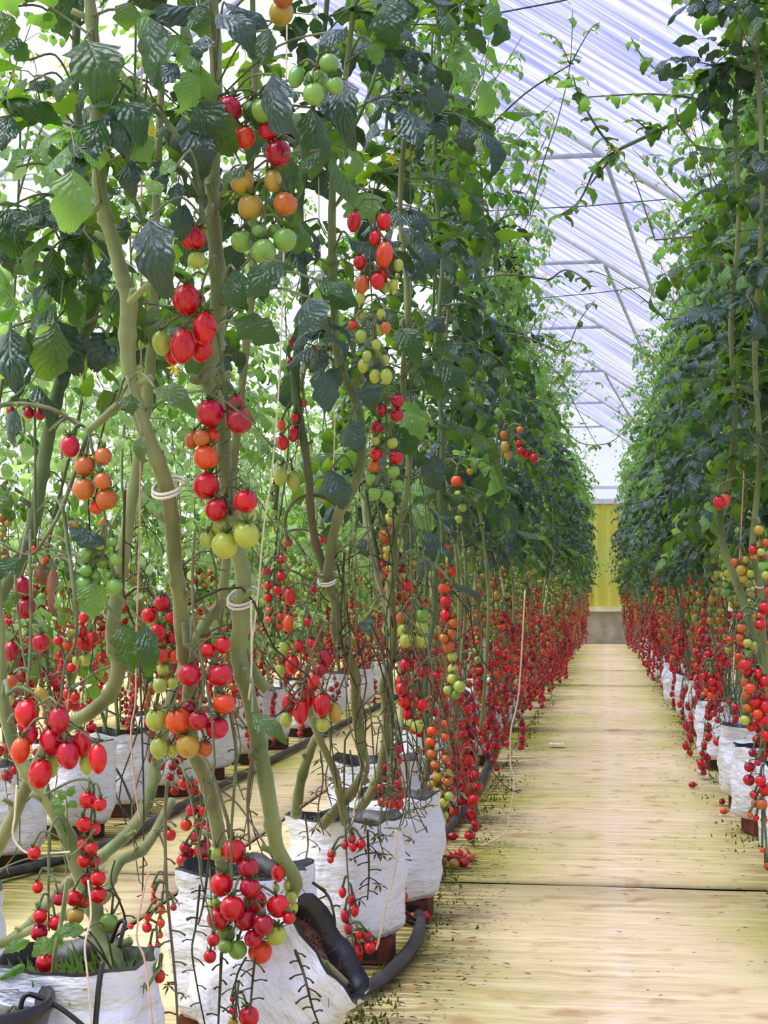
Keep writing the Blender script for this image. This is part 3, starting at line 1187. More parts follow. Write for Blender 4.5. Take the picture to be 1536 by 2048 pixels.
# far plants: a few patterns, each stem / foliage / fruit, copied down the rows
def far_pattern(seed, pale):
    r = random.Random(seed)
    path = stem_path(r, 0.02, 2.45, 0, 0, 0.05)
    mb = MB()
    mb.tube(path[::2], 0.0062, 4)
    for q in range(2):
        b = Vector((r.uniform(-0.1, 0.1), r.uniform(-0.5, 0.5), 0.2))
        t = at_z(path, r.uniform(0.7, 1.1))
        mb.tube(spline([b, b.lerp(t, 0.5) + Vector((r.uniform(-.08, .08), 0, -0.06)), t], 4), 0.006, 4)
    strands(r, mb, path, 8, 0, rad=0.0022, sides=3)
    stem = mb.mesh('stem', M_STEM)
    mb = MB()
    for k in range(46):
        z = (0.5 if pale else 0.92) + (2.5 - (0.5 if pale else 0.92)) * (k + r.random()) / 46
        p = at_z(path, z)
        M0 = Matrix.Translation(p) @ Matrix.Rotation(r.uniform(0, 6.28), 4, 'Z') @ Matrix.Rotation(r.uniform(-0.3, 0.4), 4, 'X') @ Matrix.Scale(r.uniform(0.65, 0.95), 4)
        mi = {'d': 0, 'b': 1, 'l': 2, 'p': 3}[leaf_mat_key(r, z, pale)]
        for (v, M) in r.choice(LEAF_PLANS)[1]:
            a, b, u = LF_LOW[v]
            mb.add([M0 @ M @ q for q in a], b, mi, u)
    for k in range(7):                                  # thin tops
        p = at_z(path, 2.3)
        d = Vector((r.uniform(-0.3, 0.3), r.uniform(-0.3, 0.3), 0.6 * r.random() + 0.1))
        for q in range(5):
            c = p + d * (q / 4)
            M0 = Matrix.Translation(c) @ Matrix.Rotation(r.uniform(0, 6.28), 4, 'Z') @ Matrix.Scale(0.05, 4)
            a, b, u = LF_LOW[r.randrange(8)]
            mb.add([M0 @ x for x in a], b, 2, u)
    foliage = mb.mesh('foliage', [M_LEAF, M_LEAF3, M_LEAF2, M_LEAFGLARE], True, True)
    keys = list(TOM)
    mb = MB()
    shape = 'plum' if seed % 3 == 0 else 'round'
    for k in range(11):
        z = 0.26 + 0.80 * (k + r.random() * 0.9) / 11
        sp, fr, _ = r.choice(TRUSS[shape])
        M0 = Matrix.Translation(at_z(path, z)) @ Matrix.Rotation(r.uniform(0, 6.28), 4, 'Z')
        mb.tube([M0 @ q for q in sp[::4]], 0.0022, 3, len(keys))
        for (c, rad, t, e) in fr:
            w = M0 @ c
            if w.z < 0.012 or r.random() < 0.1:
                continue
            v, f = TOM_LOW[shape]
            M = Matrix.Translation(w) @ e.to_matrix().to_4x4() @ Matrix.Scale(2 * rad, 4)
            mb.add([M @ q for q in v], f, keys.index(fruit_colour(r, w.z, t)))
    fruit = mb.mesh('fruit_trusses', [TOM[k] for k in keys] + [M_STALK])
    return stem, foliage, fruit


FAR = [far_pattern(s, False) for s in range(5)]
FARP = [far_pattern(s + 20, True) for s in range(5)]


def far_plant(X, Y, seed, label, group, pats, sc=1.0):
    r = random.Random(seed)
    e = empty('tomato_plant', (X, Y, 0), label, 'tomato plant', group)
    e.rotation_euler = (0, 0, r.choice((0, math.pi)) + r.uniform(-0.25, 0.25))
    s = r.uniform(0.92, 1.06) * sc
    e.scale = (s, s, s)
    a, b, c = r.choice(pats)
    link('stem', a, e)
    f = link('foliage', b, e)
    f['kind'] = 'stuff'
    g = link('fruit_trusses', c, e)
    g['kind'] = 'stuff'
    return e


def row(X, y0, y1, step, side, where, after, near_to, pale, seed, jitter=0.05, sc=1.0, drift=0.0, unique_far=False, **kw):
    r = random.Random(seed)
    y = y0
    i = 0
    far = []
    while y < y1:
        x = X + r.uniform(-jitter, jitter) + drift * max(0.0, y - 9.0) / 16.0
        if y < near_to:
            lab = f'tomato plant with FRUIT, {ORD[i]} {after}'
            proc_plant(x, y, side, seed * 100 + i, lab, f'tomato plants in the {where}', 1, pale, **kw)
        else:
            lab = f'distant tomato plant towards the far end of the {where}'
            o = far_plant(x, y, seed * 100 + i, lab, f'distant tomato plants in the {where}', FARP if pale else FAR, sc)
            far.append(o)
        y += step * r.uniform(0.88, 1.12)
        i += 1
    if unique_far:
        for k, o in enumerate(reversed(far)):
            o['label'] = f'distant tomato plant, {ORD[k]} from the far wall in the {where}'



# ------------------------------------------------------------------ the near plants, laid out one by one
def PF(px, py, z=0.0):
    """point on the horizontal plane z seen at a pixel"""
    r = ROT @ Vector(((px - 768) / F, -(py - 1024) / F, -1.0))
    k = (z - CAM_H) / r.z
    return Vector((0, 0, CAM_H)) + r * k


class Hand:
    def __init__(self, base, label):
        self.base = base.copy()
        self.e = empty('tomato_plant', self.base, label, 'tomato plant', 'near tomato plants left of the path')
        self.stems = []

    def stem(self, pts, width, D, D1=None, name='stem', mat=None, nodes=True):
        D1 = D if D1 is None else D1
        n = len(pts)
        Ds = [D1 + (D - D1) * (1 - i / (n - 1)) ** 4 for i in range(n)]
        w = list(width) if isinstance(width, (list, tuple)) else [width] * n
        if pts[-1][1] < -30:                       # goes on above the frame
            pts = list(pts) + [(pts[-1][0] + 12, -260), (pts[-1][0] - 8, -470)]
            Ds += [Ds[-1], Ds[-1]]
            w += [w[-1] * 0.8, w[-1] * 0.45]
            n += 2
        wp = [P(x, y, d) for (x, y), d in zip(pts, Ds)]
        sp, rad = spline(wp, 6, [S(a, d) / 2 for a, d in zip(w, Ds)])
        self.stems.append(sp)
        r = random.Random(n + int(pts[0][0]))
        if nodes:
            for i in range(len(rad)):
                if i % 11 == 7:
                    rad[i] *= 1.22
                rad[i] *= r.uniform(0.95, 1.05)
        mb = MB()
        mb.tube([p - self.base for p in sp], rad, 12)
        for v in mb.v:
            g = noise.noise((v + self.base) * 70) * 0.0011 + noise.noise((v + self.base) * 190) * 0.0005
            v += Vector((g, g * 0.6, g * 0.3))
        if nodes:
            for i in range(9, len(sp) - 4, 13):       # cut-off side shoot stubs
                a = r.uniform(0, 6.28)
                d = Vector((math.cos(a), -abs(math.sin(a)) * 0.5, 0.45)).normalized()
                q = sp[i] - self.base
                mb.tube([q, q + d * rad[i] * 1.9, q + d * rad[i] * 2.8], [rad[i] * 0.55, rad[i] * 0.42, rad[i] * 0.46], 7)
        return link(name, mb.mesh(name, mat or M_STEM), self.e)

    def near_stem(self, p):
        best, bd = None, 1e9
        for sp in self.stems:
            for q in sp:
                d = (q - p).length + (0.15 if q.z < p.z - 0.10 else 0)
                if d < bd:
                    best, bd = q, d
        return best

    def cluster(self, rach, D, items, mat=None, seed=0, name='fruit_truss', w=9):
        r = random.Random(seed + int(rach[0][0]))
        ds, info = [], []
        for it in items:
            x, y, tw = it[0], it[1], it[2]
            th, c = (it[3], it[4]) if len(it) == 5 else (tw, it[3])
            info.append((x, y, tw, th, c))
            ds.append(D - 0.004 * (tw / 50) + r.uniform(-0.006, 0.006) + 0.0004 * len(info))
        for _ in range(40):
            for i in range(len(info)):
                for j in range(i):
                    a, b = info[i], info[j]
                    ra, rb_ = S(a[2] + a[3], D) / 4, S(b[2] + b[3], D) / 4
                    dx, dz = S(a[0] - b[0], D), S(a[1] - b[1], D)
                    need = 0.96 * (ra + rb_)
                    dd = dx * dx + dz * dz
                    if dd < need * need:
                        gap = math.sqrt(need * need - dd)
                        cur = ds[i] - ds[j]
                        if abs(cur) < gap:
                            s_ = 1 if cur >= 0 else -1
                            mv = (gap - abs(cur)) * 0.35
                            ds[i] += s_ * mv
                            ds[j] -= s_ * mv
        ds = [min(max(d, D - 0.09), D + 0.11) for d in ds]
        sp = spline([P(x, y, D) for x, y in rach], 6) if len(rach) > 1 else [P(*rach[0], D)]
        mb = MB()
        n = len(sp)
        if n > 1:
            st = self.near_stem(sp[0])
            if st is not None and 0.004 < (st - sp[0]).length < 0.30:
                mid = (st + sp[0]) / 2 + Vector((0, 0, 0.02))
                sp = spline([st, mid, sp[0]], 4)[:-1] + sp
                n = len(sp)
            mb.tube([p - self.base for p in sp], [S(w, D) / 2 * (1 - 0.45 * k / (n - 1)) for k in range(n)], 6)
        toms = []
        for (x, y, tw, th, c), d in zip(info, ds):
            shape = 'plum' if th > tw * 1.17 else 'round'
            k = S(tw, d)
            kz = S(th, d) / (1.38 if shape == 'plum' else 0.9)
            p = P(x, y, d)
            e = Euler((r.uniform(-0.3, 0.25), r.uniform(-0.28, 0.28), r.uniform(0, 6.28)), 'ZYX')
            if shape == 'plum':
                e = Euler((r.uniform(-0.15, 0.15), r.uniform(-0.18, 0.18), r.uniform(0, 6.28)), 'ZYX')
            M = Matrix.Translation(p - self.base) @ e.to_matrix().to_4x4() @ Matrix.Diagonal((k, k, kz, 1))
            top = M @ Vector((0, 0, 0.42 if shape == 'round' else 0.68))
            q = top + self.base
            jt = min(range(n), key=lambda a: (sp[a] - q - Vector((0, 0, 0.02))).length)
            a = sp[jt] - self.base
            mb.tube(spline([a, (a + top) / 2 + Vector((0, 0, 0.010)), top], 3), S(5.5, D) / 2, 5)
            toms.append((shape, c, M))
        o = link(name, mb.mesh(name, mat or M_STALK), self.e)
        for shape, c, M in toms:
            link('tomato', TOM_ME[shape, c, 0], o, M)
            link('calyx', CAL_ME[shape], o, M)
        return o

    def stalk(self, pts, D, w=6, mat=None, pegs=0, seed=0, name='bare_stalk', tips=False):
        r = random.Random(seed + len(pts) * 7 + int(pts[0][0]))
        sp = spline([P(x, y, D + 0.01 * math.sin(i * 2.1)) for i, (x, y) in enumerate(pts)], 5)
        n = len(sp)
        mb = MB()
        mb.tube([p - self.base for p in sp], [S(w, D) / 2 * (1 - 0.4 * k / (n - 1)) for k in range(n)], 6)
        if pegs:
            for k in range(pegs):
                i = int((k + 1) / (pegs + 1) * (n - 1))
                s_ = -1 if k % 2 else 1
                d = Vector((s_ * r.uniform(0.5, 1), r.uniform(-0.5, 0.5), r.uniform(-0.7, 0.1))).normalized() * S(r.uniform(16, 34), D)
                a = sp[i] - self.base
                mb.tube([a, a + d * 0.6 + Vector((0, 0, 0.002)), a + d], [S(w * 0.55, D) / 2, S(w * 0.5, D) / 2, S(w * 0.7, D) / 2], 5)
                if tips and r.random() < 0.6:
                    M = Matrix.Translation(a + d) @ Euler((r.uniform(2.2, 3.6), r.uniform(-.6, .6), 0)).to_matrix().to_4x4() @ Matrix.Scale(S(34, D), 4) @ Matrix.Translation((0, 0, -0.39))
                    v, f = CAL['round']
                    mb.add([M @ q for q in v], f)
        return link(name, mb.mesh(name, mat or M_STALK), self.e)

    def leaf(self, bx, by, tx, ty, w, D, key='d', v=None, tilt=None, stalk=True):
        r = random.Random(int(bx * 7 + by * 3 + tx))
        b = P(bx, by, D)
        L = math.hypot(S(tx - bx, D), S(ty - by, D))
        tilt = r.uniform(-0.5, 0.35) if tilt is None else tilt
        t = P(tx, ty, D + L * tilt)
        d = t - b
        nrm = Vector((r.uniform(-0.5, 0.5), -1.0, r.uniform(0.2, 0.9)))
        v = r.randrange(8) if v is None else v
        geo = LF_HI[v][0]
        tipv = geo[-3]
        Lm = math.hypot(tipv.y, tipv.z)
        ang = math.atan2(tipv.z, tipv.y)
        k = d.length / max(0.35, Lm)
        wx = S(w, D) / 0.58
        M = frame(b - self.base, d, nrm) @ Matrix.Rotation(-ang, 4, 'X') @ Matrix.Diagonal((wx, k, k, 1))
        o = link('leaf', LF_ME[v, key], self.e, M)
        if stalk:
            st = self.near_stem(b)
            if st is not None and (st - b).length < 0.45:
                mb = MB()
                mid = (st + b) / 2 + Vector((0, 0.01, 0.035))
                mb.tube([p - self.base for p in spline([st, mid, b], 5)], S(5.5, D) / 2, 5)
                link('leaf_stalk', mb.mesh('leaf_stalk', M_STALK), self.e)
        return o

    def foliage(self, si, ylo, yhi, n, seed, key=None, s=(0.7, 1.0)):
        """compound leaves along stem si between two heights"""
        r = random.Random(seed)
        pts = [p for p in self.stems[si] if ylo <= p.z <= yhi]
        for k in range(n):
            p = r.choice(pts)
            proc_leaf(r, self.e, p - self.base, r.uniform(0, 6.28), r.uniform(*s), key or leaf_mat_key(r, p.z, False), 0, r.uniform(-0.3, 0.35))

    def clip(self, px, py, D, size=60, mat=None):
        c = P(px, py, D) - self.base
        R_ = S(size, D) / 2
        mb = MB()
        pts = []
        for k in range(15):
            a = 0.5 + 5.3 * k / 14
            pts.append(c + Vector((R_ * math.cos(a), R_ * math.sin(a), R_ * 0.62 * math.sin(a) + R_ * 0.12 * math.cos(a))))
        for dz in (-0.12, 0.12):
            mb.tube([p + Vector((0, 0, dz * R_)) for p in pts], R_ * 0.10, 6)
        link('stem_clip', mb.mesh('stem_clip', mat or M_CLIP), self.e)


def bag_at(px, D, label, v, z=0.045, scale=1.0, rot=None, py=1700):
    p = P(px, py, D)
    mb = MB()
    mb.box((-0.10, -0.055, 0), (0.10, 0.055, z - 0.001))
    for k in range(3):
        mb.box((-0.085 + 0.06 * k, -0.0565, 0.010), (-0.045 + 0.06 * k, -0.055, 0.035), 1)
    b = link('brick', mb.mesh('brick', [M_BRICK, M_BLACK], False))
    b.location = (p.x, p.y, -0.001)
    tag(b, 'hollow red brick under one of the near bags on the left', 'brick', 'bricks under the near bags')
    return grow_bag((p.x, p.y, z), label, v, 'white grow bags at the front of the left row', rot, scale)


bag_at(150, 1.95, 'large crumpled white grow bag in the bottom left corner of the picture', 0, 0.05, 0.98)
bag_at(488, 2.60, 'upright white grow bag behind the biggest red tomato cluster', 1, 0.05, 1.0)
bag_at(690, 3.22, 'upright white grow bag with brown coir on top beside the bend of the hose', 2, 0.05, 1.0)
bag_at(778, 3.66, 'white grow bag half hidden behind the orange tomato strings', 3, 0.045, 1.0)
bag_at(-150, 2.32, 'white grow bag just beyond the left edge beside the corner bag', 2, 0.05, 1.0)
# the fallen-over bag
rim = P(664, 1896, 2.30)
ax = Vector((0.80, -0.02, 0.58)).normalized()
q = Vector((0, 0, 1)).rotation_difference(ax)
tb = grow_bag(rim - ax * 0.24 * 0.86, 'toppled white grow bag spilling brown coir beside the path', 4, 'white grow bags at the front of the left row', None, 0.86)
tb.rotation_euler = q.to_euler()

# ---- first plant: thick stem out of the corner bag
H1 = Hand(P(232, 1925, 1.98), 'tomato plant with a thick bare slanting stem rooted in the corner grow bag')
H1.stem([(232, 1960), (226, 1915), (205, 1885), (188, 1820), (160, 1750), (132, 1665), (92, 1595), (42, 1522), (16, 1450), (5, 1380), (0, 1280), (-8, 1180), (-14, 1000)], [40, 40, 36, 33, 31, 31, 30, 30, 26, 22, 22, 24, 22], 1.98, 2.05)
H1.cluster([(15, 1390), (40, 1375), (80, 1400), (95, 1450)], 1.93, [(54, 1427, 48, 62, 'R'), (118, 1440, 42, 58, 'C'), (104, 1482, 50, 62, 'C'), (41, 1501, 38, 58, 'O'), (80, 1547, 48, 64, 'R'), (136, 1510, 44, 60, 'C'), (164, 1487, 38, 58, 'R'), (196, 1517, 36, 62, 'R'), (172, 1528, 27, 46, 'L'), (104, 1530, 26, 52, 'L'), (60, 1470, 32, 44, 'C')], w=10)
H1.cluster([(90, 1590), (150, 1560), (186, 1570), (182, 1640), (180, 1700), (180, 1760), (165, 1815)], 1.99, [(175, 1600, 36, 'R'), (200, 1609, 28, 'R'), (168, 1648, 32, 'R'), (190, 1657, 24, 'R'), (168, 1690, 28, 'R'), (184, 1697, 26, 'R'), (167, 1722, 28, 'R'), (189, 1723, 26, 'R'), (175, 1757, 30, 'R'), (196, 1757, 32, 'R'), (147, 1796, 32, 'R'), (197, 1790, 34, 'R'), (168, 1803, 28, 'O'), (151, 1832, 34, 'Y')], w=7)
H1.cluster([(98, 1665), (97, 1740), (97, 1800), (98, 1862)], 1.92, [(68, 1706, 28, 'R'), (75, 1775, 24, 'R'), (118, 1798, 27, 'C'), (80, 1832, 30, 'R'), (112, 1846, 30, 'R'), (78, 1864, 36, 'C')], w=7)
H1.cluster([(112, 1870), (110, 1900), (104, 1960)], 1.88, [(90, 1925, 38, 'R'), (88, 1968, 42, 'R'), (76, 2006, 32, 'O')], w=6)
H1.cluster([(60, 2040), (40, 2030)], 1.80, [(18, 2040, 32, 'C')], w=6)
H1.cluster([(240, 1800), (228, 1825)], 2.02, [(217, 1846, 40, 'G')], w=7)
H1.stalk([(136, 1755), (125, 1830), (112, 1890), (104, 1960), (96, 2060)], 1.86, 11, M_STEM, 0)
H1.stalk([(190, 1660), (150, 1705), (120, 1712), (60, 1716), (0, 1738)], 1.93, 4.5, M_STEM)
H1.stalk([(98, 1660), (100, 1700), (96, 1800)], 1.95, 6, M_STALK, 5, 2)
H1.stalk([(240, 1885), (250, 1840), (238, 1800), (222, 1760), (230, 1720)], 2.02, 6, M_DRY, 2)
H1.leaf(170, 1860, 120, 1862, 30, 1.88, 'l')
H1.leaf(108, 1880, 66, 1912, 36, 1.86, 'l')
H1.leaf(60, 1880, 10, 1905, 24, 1.86, 'l', stalk=False)
H1.leaf(50, 1930, 0, 1960, 20, 1.84, 'l', stalk=False)
H1.leaf(104, 1900, 130, 1850, 26, 1.86, 'l', stalk=False)
for (a, b, c, d) in ((132, 1590, 150, 1574), (132, 1598, 112, 1582), (132, 1606, 155, 1612), (130, 1612, 108, 1626), (128, 1604, 100, 1606)):
    H1.leaf(a, b, c, d, 18, 1.98, 'l', stalk=False)
H1.stalk([(138, 1720), (136, 1660), (132, 1590)], 1.98, 4, M_STEM)

# ---- second plant: the long main stem
H2 = Hand(P(446, 1745, 2.58), 'tomato plant with the long pale main stem running up past the white stem clip')
H2.stem([(452, 1790), (444, 1720), (432, 1640), (415, 1572), (388, 1505), (378, 1440), (380, 1360), (367, 1290), (360, 1200), (350, 1130), (345, 1060), (336, 985), (318, 930), (294, 870), (270, 808), (258, 740), (255, 660), (258, 600), (244, 550), (222, 470), (203, 405), (196, 320), (192, 200), (185, 60), (176, -60)], [30, 30, 30, 30, 32, 32, 32, 33, 32, 30, 30, 32, 32, 34, 34, 34, 35, 38, 33, 30, 32, 29, 28, 27, 26], 2.58, 2.05)
H2.stem([(262, 795), (235, 812), (205, 838), (178, 862)], [18, 18, 17, 14], 2.06, 2.02, 'side_shoot', None, False)
H2.stem([(258, 606), (285, 580), (300, 570)], [16, 14, 13], 2.03, 2.02, 'side_shoot', None, False)
H2.stem([(203, 405), (180, 425), (160, 400), (150, 370)], [14, 12, 10, 9], 2.02, 2.02, 'side_shoot', None, False)
H2.stem([(206, 196), (245, 190), (290, 205), (320, 230), (358, 275), (372, 310), (398, 360), (405, 420), (420, 470)], [13, 13, 13, 12, 11, 10, 9, 8, 6], 2.02, 2.02, 'side_shoot', M_STALK, False)
H2.clip(337, 975, 2.09, 66)
H2.cluster([(370, 1290), (392, 1310), (408, 1340), (402, 1400), (385, 1440), (372, 1470)], 2.12, [(378, 1350, 50, 46, 'C'), (440, 1350, 52, 47, 'C'), (416, 1300, 32, 'R'), (446, 1290, 32, 36, 'R'), (448, 1407, 47, 42, 'O'), (380, 1418, 42, 'C'), (396, 1441, 40, 'C'), (313, 1440, 46, 'L'), (357, 1443, 55, 'O'), (433, 1455, 50, 47, 'C'), (376, 1492, 49, 'Y'), (408, 1497, 36, 'B'), (318, 1496, 36, 46, 'L'), (344, 1500, 26, 'L')], w=11)
H2.cluster([(455, 1640), (462, 1690), (480, 1740), (492, 1790), (500, 1850)], 2.18, [(468, 1702, 50, 'R'), (431, 1706, 29, 'L'), (497, 1735, 42, 'C'), (443, 1769, 48, 'R'), (500, 1775, 42, 'C'), (464, 1816, 50, 'R'), (509, 1804, 50, 'R'), (556, 1812, 46, 'R'), (436, 1838, 46, 'R'), (490, 1838, 46, 'C'), (527, 1850, 42, 'C'), (428, 1811, 30, 'L'), (452, 1868, 39, 'G'), (475, 1899, 39, 'G'), (450, 1893, 28, 'G'), (552, 1869, 43, 'L'), (520, 1903, 49, 'O'), (506, 1877, 36, 'C'), (578, 1836, 26, 'R')], w=9)
H2.cluster([(545, 1715), (560, 1725), (578, 1745)], 2.24, [(556, 1746, 26, 38, 'R'), (576, 1771, 18, 26, 'L'), (552, 1776, 14, 20, 'L'), (584, 1794, 20, 27, 'L'), (587, 1815, 18, 27, 'L')], w=5)
H2.cluster([(425, 1850), (430, 1900)], 2.14, [(427, 1880, 26, 'R'), (420, 1913, 27, 'R')], w=5)
H2.cluster([(325, 1910), (322, 1935)], 2.02, [(319, 1952, 23, 29, 'R')], w=5)
H2.cluster([(478, 1960), (475, 2000), (482, 2040)], 2.12, [(498, 2033, 42, 'R'), (466, 2046, 22, 'Y'), (465, 1998, 12, 'C'), (464, 2022, 14, 'C')], w=5)
H2.cluster([(385, 1230), (370, 1222), (340, 1215), (330, 1260), (332, 1330)], 2.34, [(325, 1207, 37, 'R'), (298, 1231, 33, 'R'), (342, 1235, 26, 'R'), (315, 1265, 37, 'R'), (347, 1275, 33, 'R'), (322, 1287, 28, 'O'), (322, 1311, 32, 'O'), (350, 1311, 31, 'O'), (327, 1339, 27, 'L'), (320, 1371, 31, 'L'), (345, 1366, 24, 'L')], w=7)
for pts, w, pg in (([(590, 1900), (605, 1940), (615, 1975), (625, 2015), (642, 2060)], 7, 12), ([(510, 1915), (504, 1975), (500, 2030)], 6, 6), ([(443, 1905), (440, 1975), (436, 2060)], 7, 6), ([(492, 1915), (472, 1960), (474, 2035)], 5, 8), ([(400, 1770), (392, 1850), (384, 1900), (394, 1970), (410, 2050)], 5, 8), ([(420, 1700), (408, 1800), (396, 1850)], 6, 4)):
    H2.stalk(pts, 2.10, w, M_DRY, pg, int(pts[0][0]))
H2.stalk([(335, 1560), (330, 1640), (333, 1767), (341, 1860), (351, 1965), (356, 2060)], 2.02, 8, M_STALK, 14, 3, 'bare_stalk', True)
H2.stalk([(460, 1420), (472, 1500), (468, 1580), (462, 1680), (464, 1760)], 2.14, 8, M_STALK, 6, 4)
H2.stalk([(390, 1060), (385, 1150), (388, 1240), (404, 1320), (408, 1400)], 2.05, 7, M_STALK, 5, 5)
H2.stalk([(505, 1500), (495, 1600), (500, 1700)], 2.2, 7, M_STALK, 4, 6)

# ---- third plant: second thick stem, many clusters
H3 = Hand(P(668, 1945, 2.32), 'tomato plant with a kinked stem leaving the toppled grow bag, green clusters up high')
H3.stem([(690, 1968), (655, 1935), (625, 1915), (592, 1880), (575, 1820), (590, 1760), (556, 1700), (541, 1620), (526, 1530), (510, 1450), (494, 1380), (476, 1300), (483, 1240), (487, 1150), (470, 1085), (452, 960), (440, 830), (414, 745), (430, 690), (437, 600), (430, 480), (424, 400), (430, 280), (432, 120), (425, -60)], [18, 20, 20, 22, 24, 28, 30, 32, 34, 32, 30, 36, 36, 34, 32, 30, 30, 38, 34, 34, 30, 28, 26, 25, 24], 2.32, 2.2)
H3.stem([(414, 748), (398, 760), (382, 756)], [26, 22, 20], 2.20, 2.18, 'side_shoot', None, False)
H3.stem([(483, 1300), (505, 1345), (535, 1380)], [26, 26, 24], 2.25, 2.26, 'side_shoot', None, False)
H3.clip(486, 1196, 2.21, 62)
H3.stalk([(405, 700), (432, 660), (448, 760), (458, 860), (463, 960), (462, 1040)], 2.14, 9, M_STALK, 8, 1, 'bare_stalk')
H3.cluster([(446, 760), (458, 860), (463, 960), (455, 1030)], 2.12, [(420, 826, 60, 54, 'C'), (479, 842, 55, 52, 'C'), (472, 808, 38, 'C'), (423, 870, 36, 'O'), (384, 880, 30, 40, 'B'), (403, 876, 34, 'B'), (412, 915, 53, 51, 'O'), (412, 972, 56, 'R'), (491, 1002, 48, 'R'), (432, 1020, 46, 'R'), (456, 1013, 38, 'C'), (448, 1052, 54, 'L'), (494, 1031, 41, 'L'), (493, 1070, 54, 'L'), (450, 1090, 56, 'L'), (416, 1079, 36, 'L')], w=7, seed=3)
H3.cluster([(425, 520), (405, 570), (400, 640)], 2.10, [(373, 600, 56, 67, 'R'), (323, 686, 38, 54, 'L'), (365, 692, 50, 74, 'R'), (409, 656, 50, 70, 'R'), (402, 697, 46, 60, 'R'), (345, 708, 34, 46, 'R')], w=8)
H3.cluster([(425, 420), (410, 440)], 2.10, [(387, 477, 54, 50, 'R'), (394, 520, 38, 36, 'L')], w=7)
H3.cluster([(440, 190), (500, 180), (540, 220), (536, 300), (532, 380), (530, 450)], 2.06, [(457, 220, 57, 'C'), (500, 222, 32, 46, 'G'), (526, 222, 49, 'G'), (552, 192, 32, 'G'), (489, 275, 47, 'O'), (536, 262, 40, 'C'), (557, 307, 55, 'C'), (484, 363, 50, 'Y'), (546, 362, 36, 48, 'Y'), (501, 414, 53, 'Y'), (571, 408, 51, 47, 'B'), (483, 482, 46, 'G'), (528, 503, 52, 'G'), (570, 480, 50, 'G'), (519, 464, 34, 'G'), (550, 463, 32, 'G')], w=8)
H3.cluster([(650, 100), (645, 120), (630, 140)], 1.95, [(658, 127, 41, 'G'), (592, 154, 32, 48, 'G'), (633, 165, 53, 'G'), (670, 171, 36, 'G'), (628, 188, 46, 'G')], w=6)
H3.cluster([(580, -40), (590, -10)], 2.06, [(562, 26, 52, 'Y'), (566, -8, 46, 'B')], w=6)

# ---- fourth plant, leaving the frame on the left
H4 = Hand(P(-150, 1700, 2.3), 'tomato plant with a dark stem leaning out of the left edge of the picture')
H4.stem([(-150, 1740), (-130, 1500), (-60, 1270), (0, 1190), (35, 1130), (58, 1075), (74, 1005), (88, 920), (100, 850), (122, 765), (150, 705), (180, 640), (186, 590), (174, 500), (162, 430), (168, 330), (150, 180), (155, 0), (150, -60)], [26, 28, 30, 30, 30, 30, 29, 29, 28, 28, 28, 32, 26, 25, 22, 20, 18, 18, 16], 2.3, 2.3, 'stem', M_STEMD)
H4.cluster([(178, 862), (185, 900), (200, 940), (205, 1000), (212, 1060), (205, 1120)], 2.05, [(140, 893, 41, 46, 'C'), (170, 932, 44, 'B'), (206, 913, 38, 'B'), (167, 978, 47, 'B'), (213, 998, 45, 'B'), (205, 962, 36, 'B'), (192, 1015, 30, 'O'), (178, 1108, 35, 'G'), (172, 1141, 26, 'G'), (206, 1122, 26, 'G'), (231, 1118, 29, 'G'), (188, 1152, 29, 'G'), (168, 1169, 36, 'G'), (229, 1173, 35, 'G'), (226, 1084, 22, 'G'), (217, 1149, 22, 'G'), (200, 1090, 24, 'L')], w=8)
H4.cluster([(60, 1100), (62, 1140), (58, 1200), (60, 1260)], 2.1, [(45, 1175, 36, 46, 'C'), (52, 1216, 40, 46, 'C'), (81, 1285, 38, 'C'), (58, 1280, 26, 'R'), (22, 1302, 30, 42, 'C'), (22, 1362, 28, 'B'), (81, 1387, 29, 'Y'), (16, 1400, 26, 'L')], w=7)
H4.cluster([(0, 815), (30, 800), (70, 815)], 2.2, [(22, 822, 20, 'C'), (58, 826, 24, 'C'), (80, 830, 22, 'C'), (70, 1098, 16, 'R')], w=7)
H4.stalk([(178, 862), (130, 1000), (100, 1060), (60, 1110), (0, 1085)], 2.06, 10, M_STALK, 4)
H4.stalk([(0, 810), (50, 808), (110, 820), (160, 855)], 2.1, 11, M_STALK, 4)
H4.stalk([(125, 1010), (132, 1060), (150, 1200), (152, 1280), (130, 1330), (122, 1400)], 2.04, 9, M_STALK, 6, 1, 'bare_stalk', True)
H4.stalk([(250, 980), (246, 1150), (250, 1200), (268, 1250)], 2.1, 6, M_DRY, 3)
H4.stalk([(60, 1110), (62, 1250), (58, 1340), (52, 1400)], 2.0, 8, M_STALK, 8, 2, 'bare_stalk', True)
H4.stalk([(30, 1150), (40, 1260), (58, 1380)], 2.0, 6, M_STALK, 4, 3, 'bare_stalk', True)
for (a, b, c, d, w, k) in ((140, 1055, 212, 1092, 40, 'b'), (188, 1165, 186, 1236, 66, 'l'), (40, 1120, 0, 1155, 40, 'd'), (242, 1250, 264, 1345, 58, 'd'), (288, 1248, 298, 1350, 44, 'd')):
    H4.leaf(a, b, c, d, w, 2.04, k, tilt=0.0)
for (a, b, c, d) in ((108, 1130, 112, 1235), (78, 1125, 84, 1170)):
    o = H4.leaf(a, b, c, d, 22, 2.03, 'd', stalk=False)
    me = o.data.copy()
    me.materials.clear()
    me.materials.append(M_DRYLEAF)
    o.data = me
    o['label'] = 'withered brown leaf'

